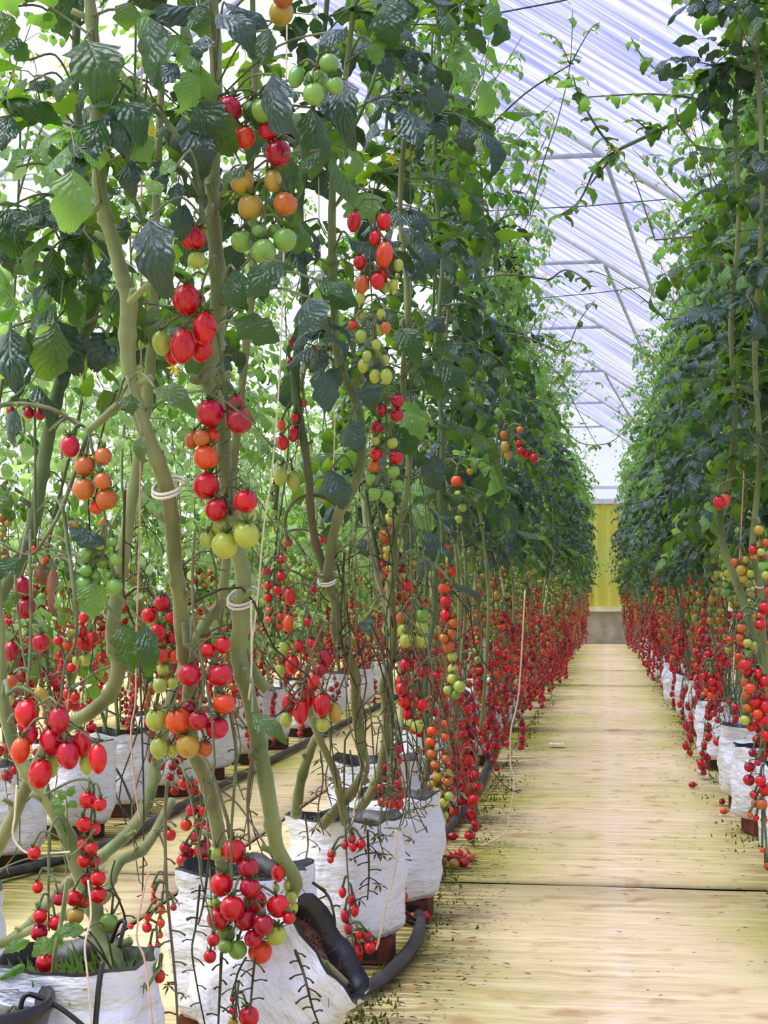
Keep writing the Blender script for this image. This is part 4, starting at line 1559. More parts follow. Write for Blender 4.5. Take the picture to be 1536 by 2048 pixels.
# ---- fifth plant: curving pale stem
H5 = Hand(P(-40, 1760, 2.7), 'tomato plant with a pale stem curving down to the left like a hook')
H5.stem([(-40, 1760), (10, 1670), (60, 1560), (110, 1470), (180, 1425), (222, 1385), (238, 1330), (226, 1280), (235, 1180), (262, 1010), (288, 850), (300, 740), (306, 640), (310, 480), (316, 320), (322, 150), (318, -60)], [26, 27, 28, 28, 30, 30, 32, 29, 28, 26, 24, 23, 22, 18, 16, 15, 14], 2.7, 2.6)
H5.stem([(345, 1600), (292, 1692), (242, 1722), (222, 1760), (205, 1800), (120, 1835), (40, 1870), (0, 1890)], [18, 22, 22, 22, 20, 18, 18, 18], 2.45, 2.3, 'side_shoot')
H5.cluster([(165, 1230), (165, 1280)], 2.7, [(168, 1235, 20, 26, 'R'), (160, 1252, 20, 26, 'R'), (164, 1264, 22, 32, 'R'), (155, 1285, 20, 24, 'O'), (164, 1288, 20, 26, 'R'), (186, 1275, 24, 28, 'R'), (175, 1293, 22, 28, 'R'), (170, 1320, 20, 26, 'L'), (152, 1322, 16, 22, 'L')], w=5)
H5.cluster([(140, 1380), (142, 1410)], 2.7, [(134, 1388, 18, 24, 'R'), (150, 1395, 20, 26, 'R'), (140, 1408, 20, 26, 'C'), (150, 1412, 20, 24, 'C'), (254, 1333, 22, 'O'), (143, 1335, 22, 'R'), (116, 1282, 22, 'C')], w=4)
H5.cluster([(380, 1560), (400, 1590), (402, 1650), (396, 1720)], 2.75, [(x, y, 23 + (i * 7) % 5, 'RRRCRRO'[i % 7]) for i, (x, y) in enumerate([(367, 1568), (400, 1562), (388, 1580), (408, 1580), (384, 1620), (408, 1622), (372, 1650), (400, 1648), (391, 1672), (415, 1660), (370, 1696), (399, 1702), (366, 1722), (389, 1728), (412, 1722), (378, 1706), (410, 1690)])], w=5)
H5.cluster([(330, 1700), (325, 1800), (310, 1860)], 2.4, [(308, 1800, 14, 18, 'R'), (323, 1820, 18, 'O'), (294, 1855, 21, 'R'), (322, 1846, 16, 20, 'O'), (295, 1835, 13, 18, 'R'), (320, 1870, 14, 'O'), (307, 1785, 10, 'O'), (306, 1772, 10, 'O'), (262, 1853, 12, 'R'), (340, 1670, 24, 'R'), (347, 1815, 14, 'C'), (316, 1890, 13, 'R'), (300, 1893, 12, 'O')], w=5)

# ---- sixth plant (behind): pale stem seen below the kinked one
H9 = Hand(P(-20, 1905, 2.4), 'tomato plant with a pale stem lying low across the gap between the two left rows')
H9.stem([(-20, 1905), (60, 1850), (110, 1790), (200, 1715), (262, 1660), (296, 1600), (314, 1520), (330, 1440), (350, 1372), (388, 1290), (415, 1238), (442, 1200), (452, 1120), (460, 1000), (475, 850), (492, 700), (505, 560), (500, 380), (510, 200), (505, -40)], [20, 22, 22, 25, 26, 26, 24, 22, 21, 22, 24, 22, 20, 18, 17, 16, 15, 14, 13, 12], 2.4, 2.75)

# ---- plants at the bend of the hose
H6 = Hand(P(640, 1640, 3.1), 'tomato plant with two stems joining in a fork above a white clip')
H6.stem([(645, 1650), (690, 1600), (728, 1545), (722, 1490), (712, 1420), (710, 1350), (692, 1302), (670, 1262), (673, 1210), (656, 1158), (660, 1110), (668, 1065), (682, 1018), (706, 978), (720, 930), (723, 880), (716, 815), (692, 762), (674, 700), (668, 600), (664, 470), (668, 320), (690, 160), (715, -60)], [22, 22, 20, 20, 20, 21, 22, 20, 21, 22, 20, 20, 24, 20, 20, 20, 19, 18, 18, 16, 18, 14, 12, 11], 3.1, 2.85)
H6.stem([(656, 1160), (634, 1095), (622, 1030), (617, 950), (604, 865), (592, 790), (590, 740), (600, 690), (610, 630), (606, 520), (600, 430), (612, 300), (640, 130), (660, -60)], [20, 17, 16, 16, 17, 17, 20, 17, 16, 14, 14, 12, 11, 10], 2.9, 2.85, 'side_shoot', M_STEMD)
H6.stem([(676, 1012), (650, 995), (620, 990), (592, 1000), (572, 1030), (572, 1070), (580, 1090)], [9, 9, 9, 8, 7, 6, 5], 2.9, 2.88, 'side_shoot', M_STALK, False)
H6.stem([(592, 1630), (602, 1560), (625, 1490), (640, 1455), (618, 1425)], [24, 20, 18, 16, 13], 3.1, 3.0, 'side_shoot')
H6.stem([(690, 1650), (680, 1590), (668, 1540), (640, 1480), (620, 1425), (610, 1330)], [16, 16, 16, 15, 14, 10], 3.1, 2.95, 'side_shoot')
H6.clip(656, 1158, 2.88, 40)
H6.clip(685, 1303, 2.9, 30, M_BLACK)
H6.cluster([(625, 1300), (612, 1340), (608, 1370)], 2.75, [(578, 1410, 30, 52, 'R'), (602, 1424, 30, 50, 'R'), (615, 1393, 28, 54, 'R'), (627, 1365, 25, 38, 'R'), (644, 1410, 35, 51, 'R'), (670, 1425, 26, 44, 'Y'), (646, 1449, 28, 31, 'L'), (572, 1440, 24, 34, 'L')], w=6)
H6.cluster([(618, 1180), (610, 1230), (605, 1290)], 2.85, [(585, 1330, 28, 40, 'R'), (598, 1293, 20, 28, 'R'), (623, 1287, 23, 'R'), (617, 1243, 20, 'R'), (650, 1318, 26, 42, 'C'), (640, 1340, 24, 30, 'C'), (577, 1247, 20, 36, 'O'), (580, 1193, 22, 36, 'R'), (567, 1298, 23, 34, 'L')], w=5)
H6.cluster([(560, 1090), (552, 1150), (550, 1230), (548, 1320)], 2.95, [(561, 1153, 20, 'R'), (533, 1143, 18, 'R'), (537, 1171, 19, 'R'), (554, 1180, 20, 'R'), (537, 1196, 20, 'R'), (540, 1222, 18, 'O'), (561, 1234, 18, 'O'), (538, 1240, 18, 'O'), (558, 1254, 18, 'O'), (537, 1260, 15, 'L'), (543, 1280, 16, 'G'), (558, 1284, 15, 'G'), (546, 1301, 17, 'G'), (538, 1322, 17, 'G'), (561, 1340, 18, 24, 'L'), (577, 1085, 18, 'R'), (565, 1118, 18, 'R'), (645, 1080, 14, 'R'), (628, 1178, 18, 'C')], w=5)
H6.cluster([(610, 800), (600, 850), (590, 910), (560, 930)], 2.85, [(563, 850, 17, 23, 'O'), (590, 836, 16, 22, 'R'), (588, 868, 21, 35, 'R'), (565, 885, 23, 33, 'R'), (561, 951, 29, 42, 'L'), (587, 961, 29, 44, 'L'), (546, 976, 18, 'G'), (543, 996, 17, 'G'), (547, 1026, 16, 'G'), (553, 1047, 17, 'G'), (608, 806, 13, 19, 'R'), (584, 684, 14, 20, 'C'), (626, 703, 18, 22, 'C'), (581, 728, 16, 26, 'C')], w=4)
H6.cluster([(745, 380), (742, 450), (740, 530), (745, 620), (748, 700)], 2.68, [(708, 443, 28, 44, 'R'), (768, 443, 29, 38, 'R'), (750, 476, 24, 32, 'R'), (720, 525, 27, 32, 'R'), (769, 509, 35, 55, 'O'), (764, 545, 30, 40, 'R'), (724, 568, 30, 40, 'B'), (755, 562, 28, 36, 'R'), (797, 530, 20, 27, 'L'), (721, 596, 19, 28, 'L'), (788, 570, 18, 26, 'L'), (772, 575, 18, 24, 'L'), (706, 650, 20, 'O'), (772, 655, 20, 26, 'B'), (722, 672, 23, 29, 'L'), (757, 660, 21, 26, 'L'), (752, 690, 21, 27, 'L'), (734, 712, 20, 25, 'L'), (727, 731, 23, 31, 'L'), (750, 752, 23, 31, 'L'), (773, 752, 23, 33, 'L'), (770, 720, 18, 25, 'L'), (722, 630, 17, 24, 'L'), (762, 628, 18, 25, 'L')], w=5)
H6.cluster([(690, 1480), (688, 1560), (690, 1640), (695, 1740), (700, 1820), (706, 1890)], 3.0, [(704, 1678, 16, 20, 'R'), (722, 1688, 18, 22, 'R'), (690, 1690, 14, 18, 'C'), (663, 1708, 18, 20, 'R'), (661, 1720, 14, 'R'), (706, 1694, 16, 20, 'R'), (685, 1785, 16, 22, 'R'), (703, 1800, 16, 26, 'R'), (690, 1832, 18, 28, 'C'), (710, 1822, 16, 24, 'R'), (697, 1858, 18, 26, 'C'), (718, 1870, 14, 20, 'R'), (733, 1872, 20, 'R'), (740, 1895, 24, 'R'), (688, 1912, 20, 36, 'O'), (712, 1905, 28, 42, 'R'), (706, 1930, 22, 28, 'B'), (752, 1885, 16, 'R')], w=5)
H6.stalk([(625, 1765), (655, 1790), (668, 1830), (672, 1880), (680, 1910)], 2.6, 7, M_DRY, 6, 5)
H6.stalk([(735, 1660), (738, 1740), (735, 1800)], 3.0, 5, M_DRY, 12, 6, 'bare_stalk', True)
for (a, b) in ((655, 1500), (640, 1560), (700, 1560), (760, 1600), (610, 1690)):
    H6.stalk([(a, b - 60), (a + 6, b), (a - 4, b + 60), (a + 8, b + 110)], 3.05, 4, M_STALK, 9, a, 'bare_stalk', True)

H7 = Hand(P(700, 1625, 3.45), 'tomato plant with a knotty pale stem beside long strings of crimson and lime fruit')
H7.stem([(700, 1640), (745, 1580), (770, 1500), (772, 1420), (766, 1368), (783, 1320), (786, 1250), (780, 1180), (790, 1130), (786, 1080), (796, 1045), (810, 1005), (818, 900), (806, 760), (815, 600), (800, 420), (808, 240), (795, 60), (800, -60)], [20, 20, 20, 18, 17, 17, 17, 18, 17, 17, 18, 14, 13, 12, 12, 11, 10, 9, 9], 3.45, 3.3)
H7.stem([(632, 378), (690, 285), (735, 195), (775, 70), (805, -40)], [10, 9, 8, 8, 7], 3.1, 3.1, 'side_shoot', M_STEMD, False)
H7.cluster([(770, 780), (773, 850), (770, 930), (772, 980)], 2.78, [(795, 802, 27, 'C'), (793, 830, 28, 'C'), (763, 820, 23, 'C'), (754, 855, 27, 'C'), (751, 882, 19, 'L'), (785, 886, 23, 'L'), (752, 909, 26, 'R'), (793, 915, 28, 'R'), (748, 934, 27, 'B'), (787, 943, 27, 'G'), (745, 960, 27, 'G'), (795, 970, 25, 'G'), (750, 986, 27, 'G'), (774, 992, 28, 'G'), (780, 1008, 20, 'G')], w=5)
H7.cluster([(824, 1150), (825, 1230), (826, 1310), (828, 1400), (826, 1450)], 3.3, [(814, 1172, 24, 'R'), (805, 1236, 28, 'B'), (845, 1230, 27, 'G'), (808, 1261, 27, 'L'), (843, 1255, 28, 'L'), (813, 1281, 29, 'L'), (842, 1283, 29, 'L'), (838, 1312, 23, 'C'), (811, 1330, 25, 'C'), (848, 1343, 27, 'C'), (806, 1362, 28, 'R'), (803, 1378, 26, 'R'), (810, 1402, 29, 'R'), (845, 1410, 27, 'R'), (817, 1427, 27, 'R'), (836, 1452, 27, 'L'), (823, 1446, 18, 'L')], w=5)
H7.cluster([(785, 1460), (784, 1530), (784, 1590)], 3.4, [(798, 1498, 19, 'C'), (797, 1521, 17, 'R'), (772, 1533, 17, 'C'), (795, 1547, 19, 'C'), (769, 1556, 17, 'C'), (796, 1567, 20, 'R'), (761, 1575, 19, 'R'), (800, 1588, 24, 'R'), (766, 1604, 22, 'R'), (780, 1605, 26, 'R'), (797, 1608, 22, 'R')], w=5)
H7.cluster([(797, 1690), (800, 1760), (806, 1820)], 3.5, [(790, 1726, 19, 'R'), (805, 1736, 18, 'R'), (800, 1758, 20, 'R'), (782, 1765, 18, 'C'), (803, 1776, 20, 'R'), (806, 1792, 20, 'R'), (786, 1790, 18, 'C'), (803, 1812, 20, 'C')], w=4)
H7.stalk([(797, 1615), (795, 1680), (797, 1740)], 3.5, 4, M_DRY, 10, 3, 'bare_stalk', True)

H8 = Hand(P(850, 1585, 3.95), 'tomato plant with a thin dark stem and orange strings hanging to the floor')
H8.stem([(850, 1600), (856, 1500), (850, 1400), (856, 1300), (868, 1230), (871, 1150), (886, 1080), (880, 1000), (884, 860), (872, 700), (885, 520), (868, 340), (880, 160), (872, -60)], [12, 12, 12, 12, 12, 12, 12, 11, 10, 10, 9, 9, 8, 8], 3.95, 3.85, 'stem', M_STEMD)
H8.cluster([(898, 1150), (902, 1230), (905, 1320), (905, 1370)], 3.75, [(888, 1177, 24, 'O'), (892, 1202, 24, 'R'), (893, 1230, 27, 'R'), (907, 1246, 21, 'B'), (901, 1267, 23, 'B'), (887, 1277, 20, 'B'), (897, 1293, 25, 'B'), (905, 1313, 21, 'L'), (906, 1338, 22, 'L'), (905, 1358, 22, 'L'), (919, 1373, 25, 'L'), (895, 1380, 18, 'L'), (910, 1389, 19, 'G')], w=4)
H8.cluster([(878, 1420), (879, 1500), (880, 1590)], 3.75, [(890, 1447, 17, 'O'), (864, 1462, 21, 'O'), (890, 1474, 18, 'O'), (861, 1484, 22, 'O'), (864, 1508, 22, 'B'), (891, 1518, 18, 'B'), (870, 1531, 22, 'B'), (875, 1553, 21, 'Y'), (894, 1546, 20, 'Y'), (895, 1565, 21, 'B'), (863, 1568, 17, 'Y'), (878, 1585, 21, 'Y'), (898, 1592, 19, 'L'), (885, 1605, 21, 'L'), (866, 1620, 21, 'L'), (888, 1630, 19, 'L'), (870, 1641, 20, 'L'), (884, 1643, 18, 'L')], w=4)
H8.cluster([(842, 1560), (841, 1640), (842, 1740)], 3.75, [(828, 1606, 21, 'O'), (854, 1591, 19, 'O'), (853, 1616, 18, 'O'), (829, 1632, 21, 'O'), (852, 1641, 19, 'O'), (828, 1655, 20, 'O'), (851, 1665, 19, 'O'), (828, 1680, 21, 'O'), (852, 1690, 19, 'O'), (830, 1703, 21, 'O'), (858, 1712, 19, 'O'), (836, 1726, 21, 'B'), (860, 1737, 17, 'B'), (845, 1748, 21, 'Y'), (827, 1742, 18, 'B'), (856, 1766, 15, 'G'), (867, 1766, 14, 'G')], w=4)
H8.cluster([(1012, 850), (1030, 875), (1060, 905)], 4.3, [(1008, 870, 15, 20, 'B'), (1010, 893, 17, 24, 'Y'), (1016, 910, 15, 22, 'Y'), (1038, 887, 13, 17, 'R'), (1041, 902, 15, 18, 'R'), (1052, 907, 17, 22, 'R'), (1068, 916, 17, 20, 'R'), (1040, 860, 15, 'B')], w=3)
H8.cluster([(915, 930), (918, 960), (922, 1010)], 3.8, [(913, 962, 23, 'O'), (940, 942, 15, 'Y'), (918, 988, 19, 'L'), (925, 1015, 18, 'L'), (917, 1038, 17, 'L')], w=4)

for hp, n_ in ((H6, 22), (H7, 22), (H8, 20), (H2, 6), (H5, 8), (H9, 10)):
    rr_ = random.Random(n_ + int(hp.base.x * 1000))
    pth = sorted([p - hp.base for p in hp.stems[0]], key=lambda p: p.z)
    for nm, mt, q_ in (('bare_stalks', M_STALK, n_ * 2 // 3), ('dry_stalks', M_DRY, n_ // 3)):
        mb = MB()
        strands(rr_, mb, pth, q_, 1, 0.12, 0.75, 0.0017)
        for v_ in mb.v:
            v_.z = max(v_.z, 0.01 - hp.base.z)
        link(nm, mb.mesh(nm, mt), hp.e)['kind'] = 'stuff'

# ---- big near leaves, top left
for hp, D, rows in (
    (H4, 2.2, [(60, 165, 108, 182, 44, 'd'), (0, 200, 124, 248, 52, 'd'), (60, 120, 0, 90, 60, 'd'), (0, 20, 24, 110, 60, 'd'), (118, 0, 132, 80, 52, 'd'), (20, 230, 0, 300, 50, 'b'), (52, 415, 136, 452, 56, 'b'), (15, 415, 32, 512, 82, 'd'), (14, 470, 24, 545, 52, 'd'), (98, 468, 56, 552, 52, 'l'), (105, 495, 122, 612, 48, 'd'), (152, 545, 122, 612, 34, 'd'), (112, 640, 160, 745, 84, 'b'), (232, 665, 186, 738, 76, 'b'), (22, 655, 36, 780, 80, 'b'), (55, 660, 66, 730, 40, 'd'), (10, 340, 60, 300, 40, 'l'), (130, 330, 100, 290, 34, 'd')]),
    (H2, 1.95, [(170, 78, 208, 214, 112, 'd'), (150, 300, 146, 400, 56, 'b'), (130, 290, 190, 315, 36, 'b'), (232, 200, 280, 286, 76, 'd'), (262, 210, 250, 320, 60, 'b'), (272, 255, 294, 330, 60, 'l'), (300, 435, 336, 590, 84, 'b'), (355, 330, 320, 345, 36, 'l'), (310, 360, 318, 395, 36, 'l'), (262, 790, 262, 830, 40, 'd'), (310, 775, 390, 830, 46, 'd'), (285, 870, 280, 920, 26, 'd'), (300, 40, 312, 178, 74, 'd'), (265, 5, 250, 60, 50, 'd')]),
    (H3, 2.0, [(402, 12, 288, 66, 54, 'b'), (432, 28, 508, 112, 62, 'b'), (448, 4, 544, 68, 48, 'b'), (396, 10, 408, 76, 48, 'd'), (410, 70, 398, 118, 56, 'b'), (388, 205, 466, 305, 84, 'd'), (548, 148, 592, 280, 68, 'b'), (622, 215, 628, 352, 68, 'd'), (690, 158, 706, 292, 62, 'b'), (668, 165, 650, 235, 42, 'b'), (470, 640, 560, 684, 60, 'd'), (565, 525, 504, 592, 66, 'd'), (620, 595, 652, 665, 78, 'b'), (640, 560, 712, 605, 44, 'd'), (470, 540, 490, 620, 60, 'd'), (640, 300, 600, 360, 34, 'd'), (505, 1425, 572, 1482, 40, 'd'), (490, 330, 450, 380, 36, 'd'), (540, 60, 530, 130, 44, 'd'), (690, 60, 640, 95, 44, 'b')]),
    (H6, 2.8, [(735, 385, 738, 444, 84, 'l'), (700, 480, 760, 530, 36, 'b'), (650, 700, 620, 745, 40, 'b'), (680, 735, 640, 790, 40, 'b'), (660, 940, 690, 1010, 60, 'b'), (730, 770, 745, 810, 54, 'b'), (640, 580, 715, 612, 40, 'd'), (770, 0, 790, 90, 80, 'd'), (745, 85, 755, 130, 40, 'l'), (700, 840, 722, 900, 56, 'b')]),
    (H7, 3.2, [(800, 655, 836, 726, 56, 'd'), (840, 735, 880, 790, 60, 'd'), (850, 640, 890, 660, 40, 'b'), (870, 910, 880, 980, 54, 'b'), (790, 850, 830, 905, 60, 'd'), (820, 520, 850, 560, 44, 'b'), (905, 680, 870, 720, 44, 'd'), (850, 1060, 866, 1120, 30, 'b'), (720, 1080, 735, 1115, 26, 'b'), (735, 1235, 742, 1270, 34, 'b'), (905, 1165, 962, 1205, 18, 'b')]),
):
    for (a, b, c, d, w, k) in rows:
        hp.leaf(a, b, c, d, w, D + 0.02 * ((a + b) % 5 - 2), k)
H2.foliage(0, 1.35, 2.0, 8, 1, None, (0.6, 0.85))
H3.foliage(0, 1.25, 2.0, 14, 2, None, (0.6, 0.9))
H4.foliage(0, 1.10, 2.0, 18, 3, None, (0.65, 0.95))
H5.foliage(0, 1.15, 2.2, 18, 4, None, (0.65, 0.95))
H9.foliage(0, 1.20, 2.2, 18, 5, None, (0.65, 0.95))
H6.foliage(0, 1.18, 2.15, 14, 6, None, (0.6, 0.9))
H6.foliage(1, 1.20, 2.15, 11, 7, None, (0.6, 0.9))
H7.foliage(0, 1.00, 2.3, 30, 8, None, (0.7, 1.0))
H8.foliage(0, 0.95, 2.4, 34, 9, None, (0.7, 1.0))

# ------------------------------------------------------------------ hoses, drip lines, twine
def tube_thing(name, pts, rad, mat, label, cat, per=6, sides=8, group=None):
    mb = MB()
    mb.tube(spline(pts, per), rad, sides)
    return tag(link(name, mb.mesh(name, mat)), label, cat, group)


hz = 0.016
tube_thing('irrigation_hose', [PF(560, 2040, hz), PF(640, 2012, hz), PF(722, 1982, hz), PF(790, 1935, hz), PF(836, 1870, hz), PF(838, 1800, hz), PF(848, 1735, hz), PF(880, 1672, hz), PF(918, 1632, hz), Vector((-0.50, 6.2, hz)), Vector((-0.56, 9, hz)), Vector((-0.52, 16, hz)), Vector((-0.45, 24, hz))], 0.0145, M_HOSE, 'thick dark irrigation hose curving along the left edge of the path', 'hose')
tube_thing('irrigation_hose', [PF(-60, 1762, hz), PF(60, 1735, hz), PF(150, 1708, hz), PF(240, 1680, hz), PF(310, 1640, hz), Vector((-1.50, 6.5, hz)), Vector((-1.56, 14, hz)), Vector((-1.56, 24, hz))], 0.0145, M_HOSE, 'dark irrigation hose in front of the second row on the left', 'hose')
for (pts, D0, D1, w, lab) in (
    ([(843, 1850), (800, 1812), (760, 1745), (725, 1680), (700, 1640)], 3.5, 3.2, 8, 'upper thin black drip tube from hose bend to coir bag'),
    ([(840, 1855), (790, 1825), (750, 1760), (722, 1700), (692, 1645)], 3.48, 3.15, 8, 'lower thin black drip tube from hose bend to coir bag'),
    ([(870, 1730), (880, 1690), (878, 1640), (865, 1590)], 3.95, 3.8, 6, 'thin black drip tube looping up behind the orange strings'),
    ([(925, 1645), (905, 1610), (880, 1570), (860, 1560)], 4.6, 4.3, 5, 'thin black drip tube beside the lime green fruit'),
    ([(205, 1925), (198, 1970), (190, 2060)], 1.85, 1.83, 12, 'black drip stake leaning on the front of the corner bag'),
    ([(222, 1885), (238, 1846), (250, 1844), (246, 1862), (238, 1895)], 1.98, 1.96, 9, 'black hooked dripper stuck in the corner bag'),
    ([(38, 2060), (42, 2010), (52, 1990), (72, 1992), (110, 2010), (140, 2030), (170, 2055)], 1.78, 1.80, 11, 'black elbow drip fitting in the bottom left corner'),
    ([(205, 1500), (240, 1550), (262, 1600), (285, 1650)], 4.9, 4.6, 5, 'black drip tube hanging in front of the second row bag'),
    ([(215, 1530), (232, 1590), (250, 1625), (280, 1655)], 5.0, 4.7, 4, 'second black drip tube in front of the second row bag')):
    n = len(pts)
    tube_thing('drip_tube', [P(x, y, D0 + (D1 - D0) * i / (n - 1)) for i, (x, y) in enumerate(pts)], S(w, D0) / 2, M_BLACK, lab, 'drip tube', 6, 7, 'black drip tubes')
for (pts, D, w, m, lab) in (
    ([(300, 1740), (290, 1770), (273, 1870), (288, 1915), (298, 1990), (306, 2060)], 1.80, 4.5, M_TWINEP, 'pinkish twine hanging in front of the corner bag'),
    ([(176, 1760), (182, 1830), (170, 1890), (176, 1960), (184, 2060)], 1.82, 4.5, M_TWINE, 'cream twine trailing down the corner bag under the thick stem'),
    ([(34, 1570), (30, 1630), (26, 1670), (42, 1698), (70, 1708), (140, 1704)], 1.93, 5, M_TWINE, 'cream twine looped round the thick slanting stem'),
    ([(284, -20), (282, 700), (280, 1000), (277, 1150), (273, 1260), (271, 1400), (262, 1460), (268, 1560), (280, 1640)], 2.3, 4.0, M_TWINEP, 'pinkish support twine hanging beside the broken green leaf'),
    ([(575, -20), (565, 600), (548, 900), (527, 1060), (515, 1200), (502, 1300)], 2.55, 3.5, M_TWINE, 'cream support twine slanting down beside the kinked stem'),
    ([(502, 1200), (503, 1330), (497, 1400)], 2.15, 4.5, M_TWINE, 'short cream twine tied below the clip of the kinked stem'),
    ([(636, -20), (640, 500), (668, 780), (666, 950)], 2.95, 2.6, M_TWINE, 'thin cream support twine between the forked stems'),
    ([(792, 1660), (791, 1735), (772, 1810), (760, 1870), (752, 1900)], 3.0, 4.0, M_TWINE, 'cream twine crossing the upright bag beside the path'),
    ([(730, 1500), (728, 1545), (712, 1600), (702, 1660)], 3.0, 3.5, M_TWINE, 'cream twine above the coir topped bag'),
    ([(820, -20), (822, 600), (820, 1000), (825, 1200), (822, 1300)], 3.25, 3.0, M_STALK, 'dark green support cord beside the knotty stem'),
    ([(1050, 1180), (1038, 1380), (1022, 1460), (1021, 1530), (1029, 1560), (1018, 1640), (1008, 1668), (962, 1692)], 4.6, 3.4, M_TWINE, 'pale twine dangling out over the left edge of the path'),
    ([(1490, 900), (1480, 1100), (1476, 1150), (1500, 1240), (1520, 1300)], 3.6, 2.6, M_TWINEP, 'pinkish twine in front of the amber fruit on the right'),
    ([(1392, 1350), (1380, 1380), (1378, 1400), (1390, 1440)], 5.2, 2.4, M_TWINEP, 'pinkish twine loop hanging over the right hand bags')):
    tube_thing('twine', [P(x, y, D) for x, y in pts], S(w, D) / 2, m, lab, 'twine', 6, 5, 'pieces of support twine')

# ------------------------------------------------------------------ right row, nearest plants
R1 = Hand(P(1560, 1500, 3.35), 'tomato plant with a pale slanting stem at the right edge of the picture')
R1.e['group'] = 'near tomato plants right of the path'
R1.stem([(1560, 1540), (1545, 1420), (1528, 1330), (1502, 1258), (1482, 1190), (1452, 1110), (1440, 1060), (1442, 1010), (1458, 960), (1470, 820), (1462, 640), (1478, 430), (1470, 220), (1490, 0), (1495, -60)], [16, 16, 16, 17, 16, 15, 14, 13, 11, 11, 10, 10, 9, 8, 8], 3.35, 3.4)
R1.stem([(1540, 1400), (1525, 1260), (1520, 1170), (1505, 1100), (1512, 1010), (1520, 900), (1510, 700), (1525, 400), (1515, 100), (1520, -60)], [14, 13, 12, 12, 12, 11, 11, 10, 9, 8], 3.3, 3.3, 'side_shoot')
R1.clip(1520, 1170, 3.3, 18)
R1.cluster([(1518, 1050), (1520, 1120), (1530, 1180)], 3.25, [(1518, 1060, 20, 'Y'), (1520, 1090, 22, 'Y'), (1533, 1085, 18, 'B'), (1506, 1100, 18, 'R'), (1522, 1104, 16, 'L'), (1524, 1115, 18, 'R'), (1527, 1132, 22, 'G'), (1532, 1150, 18, 'L')], w=4)
R1.cluster([(1480, 1085), (1484, 1120), (1488, 1150)], 3.3, [(1470, 1124, 18, 'B'), (1490, 1120, 18, 'Y'), (1508, 1114, 17, 'Y'), (1482, 1140, 20, 'Y'), (1495, 1138, 20, 'Y'), (1487, 1157, 17, 'Y'), (1500, 1147, 16, 'L')], w=4)
R1.cluster([(1448, 1100), (1450, 1150), (1455, 1190)], 3.45, [(1450, 1133, 15, 'G'), (1444, 1113, 12, 'G'), (1456, 1146, 16, 'L'), (1447, 1150, 14, 'L'), (1453, 1158, 17, 'L'), (1451, 1184, 17, 'G'), (1463, 1186, 16, 'G'), (1450, 1170, 13, 'G'), (1510, 1208, 15, 'G')], w=4)
R1.cluster([(1500, 1230), (1495, 1260), (1500, 1300)], 3.25, [(1483, 1256, 19, 'B'), (1482, 1276, 21, 'B'), (1495, 1286, 18, 'L'), (1506, 1291, 18, 'L'), (1480, 1232, 14, 'R'), (1497, 1305, 15, 'G'), (1520, 1250, 22, 'R'), (1530, 1215, 24, 'R'), (1520, 1233, 18, 'O')], w=4)
R1.cluster([(1510, 1310), (1512, 1360), (1510, 1430)], 3.2, [(1490, 1330, 25, 'R'), (1495, 1344, 22, 'R'), (1517, 1348, 25, 'R'), (1530, 1362, 22, 'R'), (1492, 1364, 22, 'B'), (1519, 1374, 16, 'R'), (1500, 1377, 22, 'O'), (1525, 1393, 22, 'R'), (1493, 1390, 20, 'B'), (1510, 1405, 20, 'R'), (1530, 1413, 26, 'R'), (1495, 1416, 20, 'B'), (1527, 1440, 24, 'R'), (1515, 1428, 20, 'O'), (1490, 1440, 20, 'L'), (1502, 1455, 16, 'R'), (1533, 1470, 22, 'R')], w=4)
R1.cluster([(1530, 1480), (1528, 1530), (1525, 1600)], 3.2, [(1521, 1562, 22, 'R'), (1530, 1580, 24, 'R'), (1510, 1607, 16, 'O'), (1524, 1608, 22, 'B'), (1515, 1525, 14, 'C'), (1510, 1590, 12, 'C'), (1500, 1630, 12, 'O'), (1512, 1636, 12, 'R'), (1525, 1700, 11, 'O'), (1528, 1640, 14, 'O'), (1535, 1730, 11, 'O')], w=3)
R1.cluster([(1440, 970), (1440, 990)], 3.28, [(1438, 1005, 24, 28, 'R'), (1450, 1000, 20, 26, 'O')], w=4)
R1.cluster([(1422, 1320), (1422, 1360), (1425, 1400)], 3.6, [(1407, 1352, 13, 'R'), (1420, 1350, 14, 'R'), (1432, 1352, 14, 'R'), (1424, 1363, 16, 'R'), (1436, 1368, 15, 'R'), (1410, 1366, 13, 'R'), (1425, 1376, 15, 'R'), (1413, 1382, 13, 'O'), (1421, 1390, 13, 'O'), (1434, 1385, 13, 'R'), (1405, 1340, 12, 'C'), (1441, 1315, 16, 20, 'R'), (1433, 1305, 14, 18, 'R'), (1452, 1325, 16, 20, 'C'), (1440, 1298, 12, 'O')], w=3)
for k_, n_ in (('d', 26), ('b', 18)):
    R1.foliage(0, 0.95, 2.3, n_, 21 + n_, k_, (0.5, 0.75))
    R1.foliage(1, 1.0, 2.3, n_, 22 + n_, k_, (0.5, 0.75))
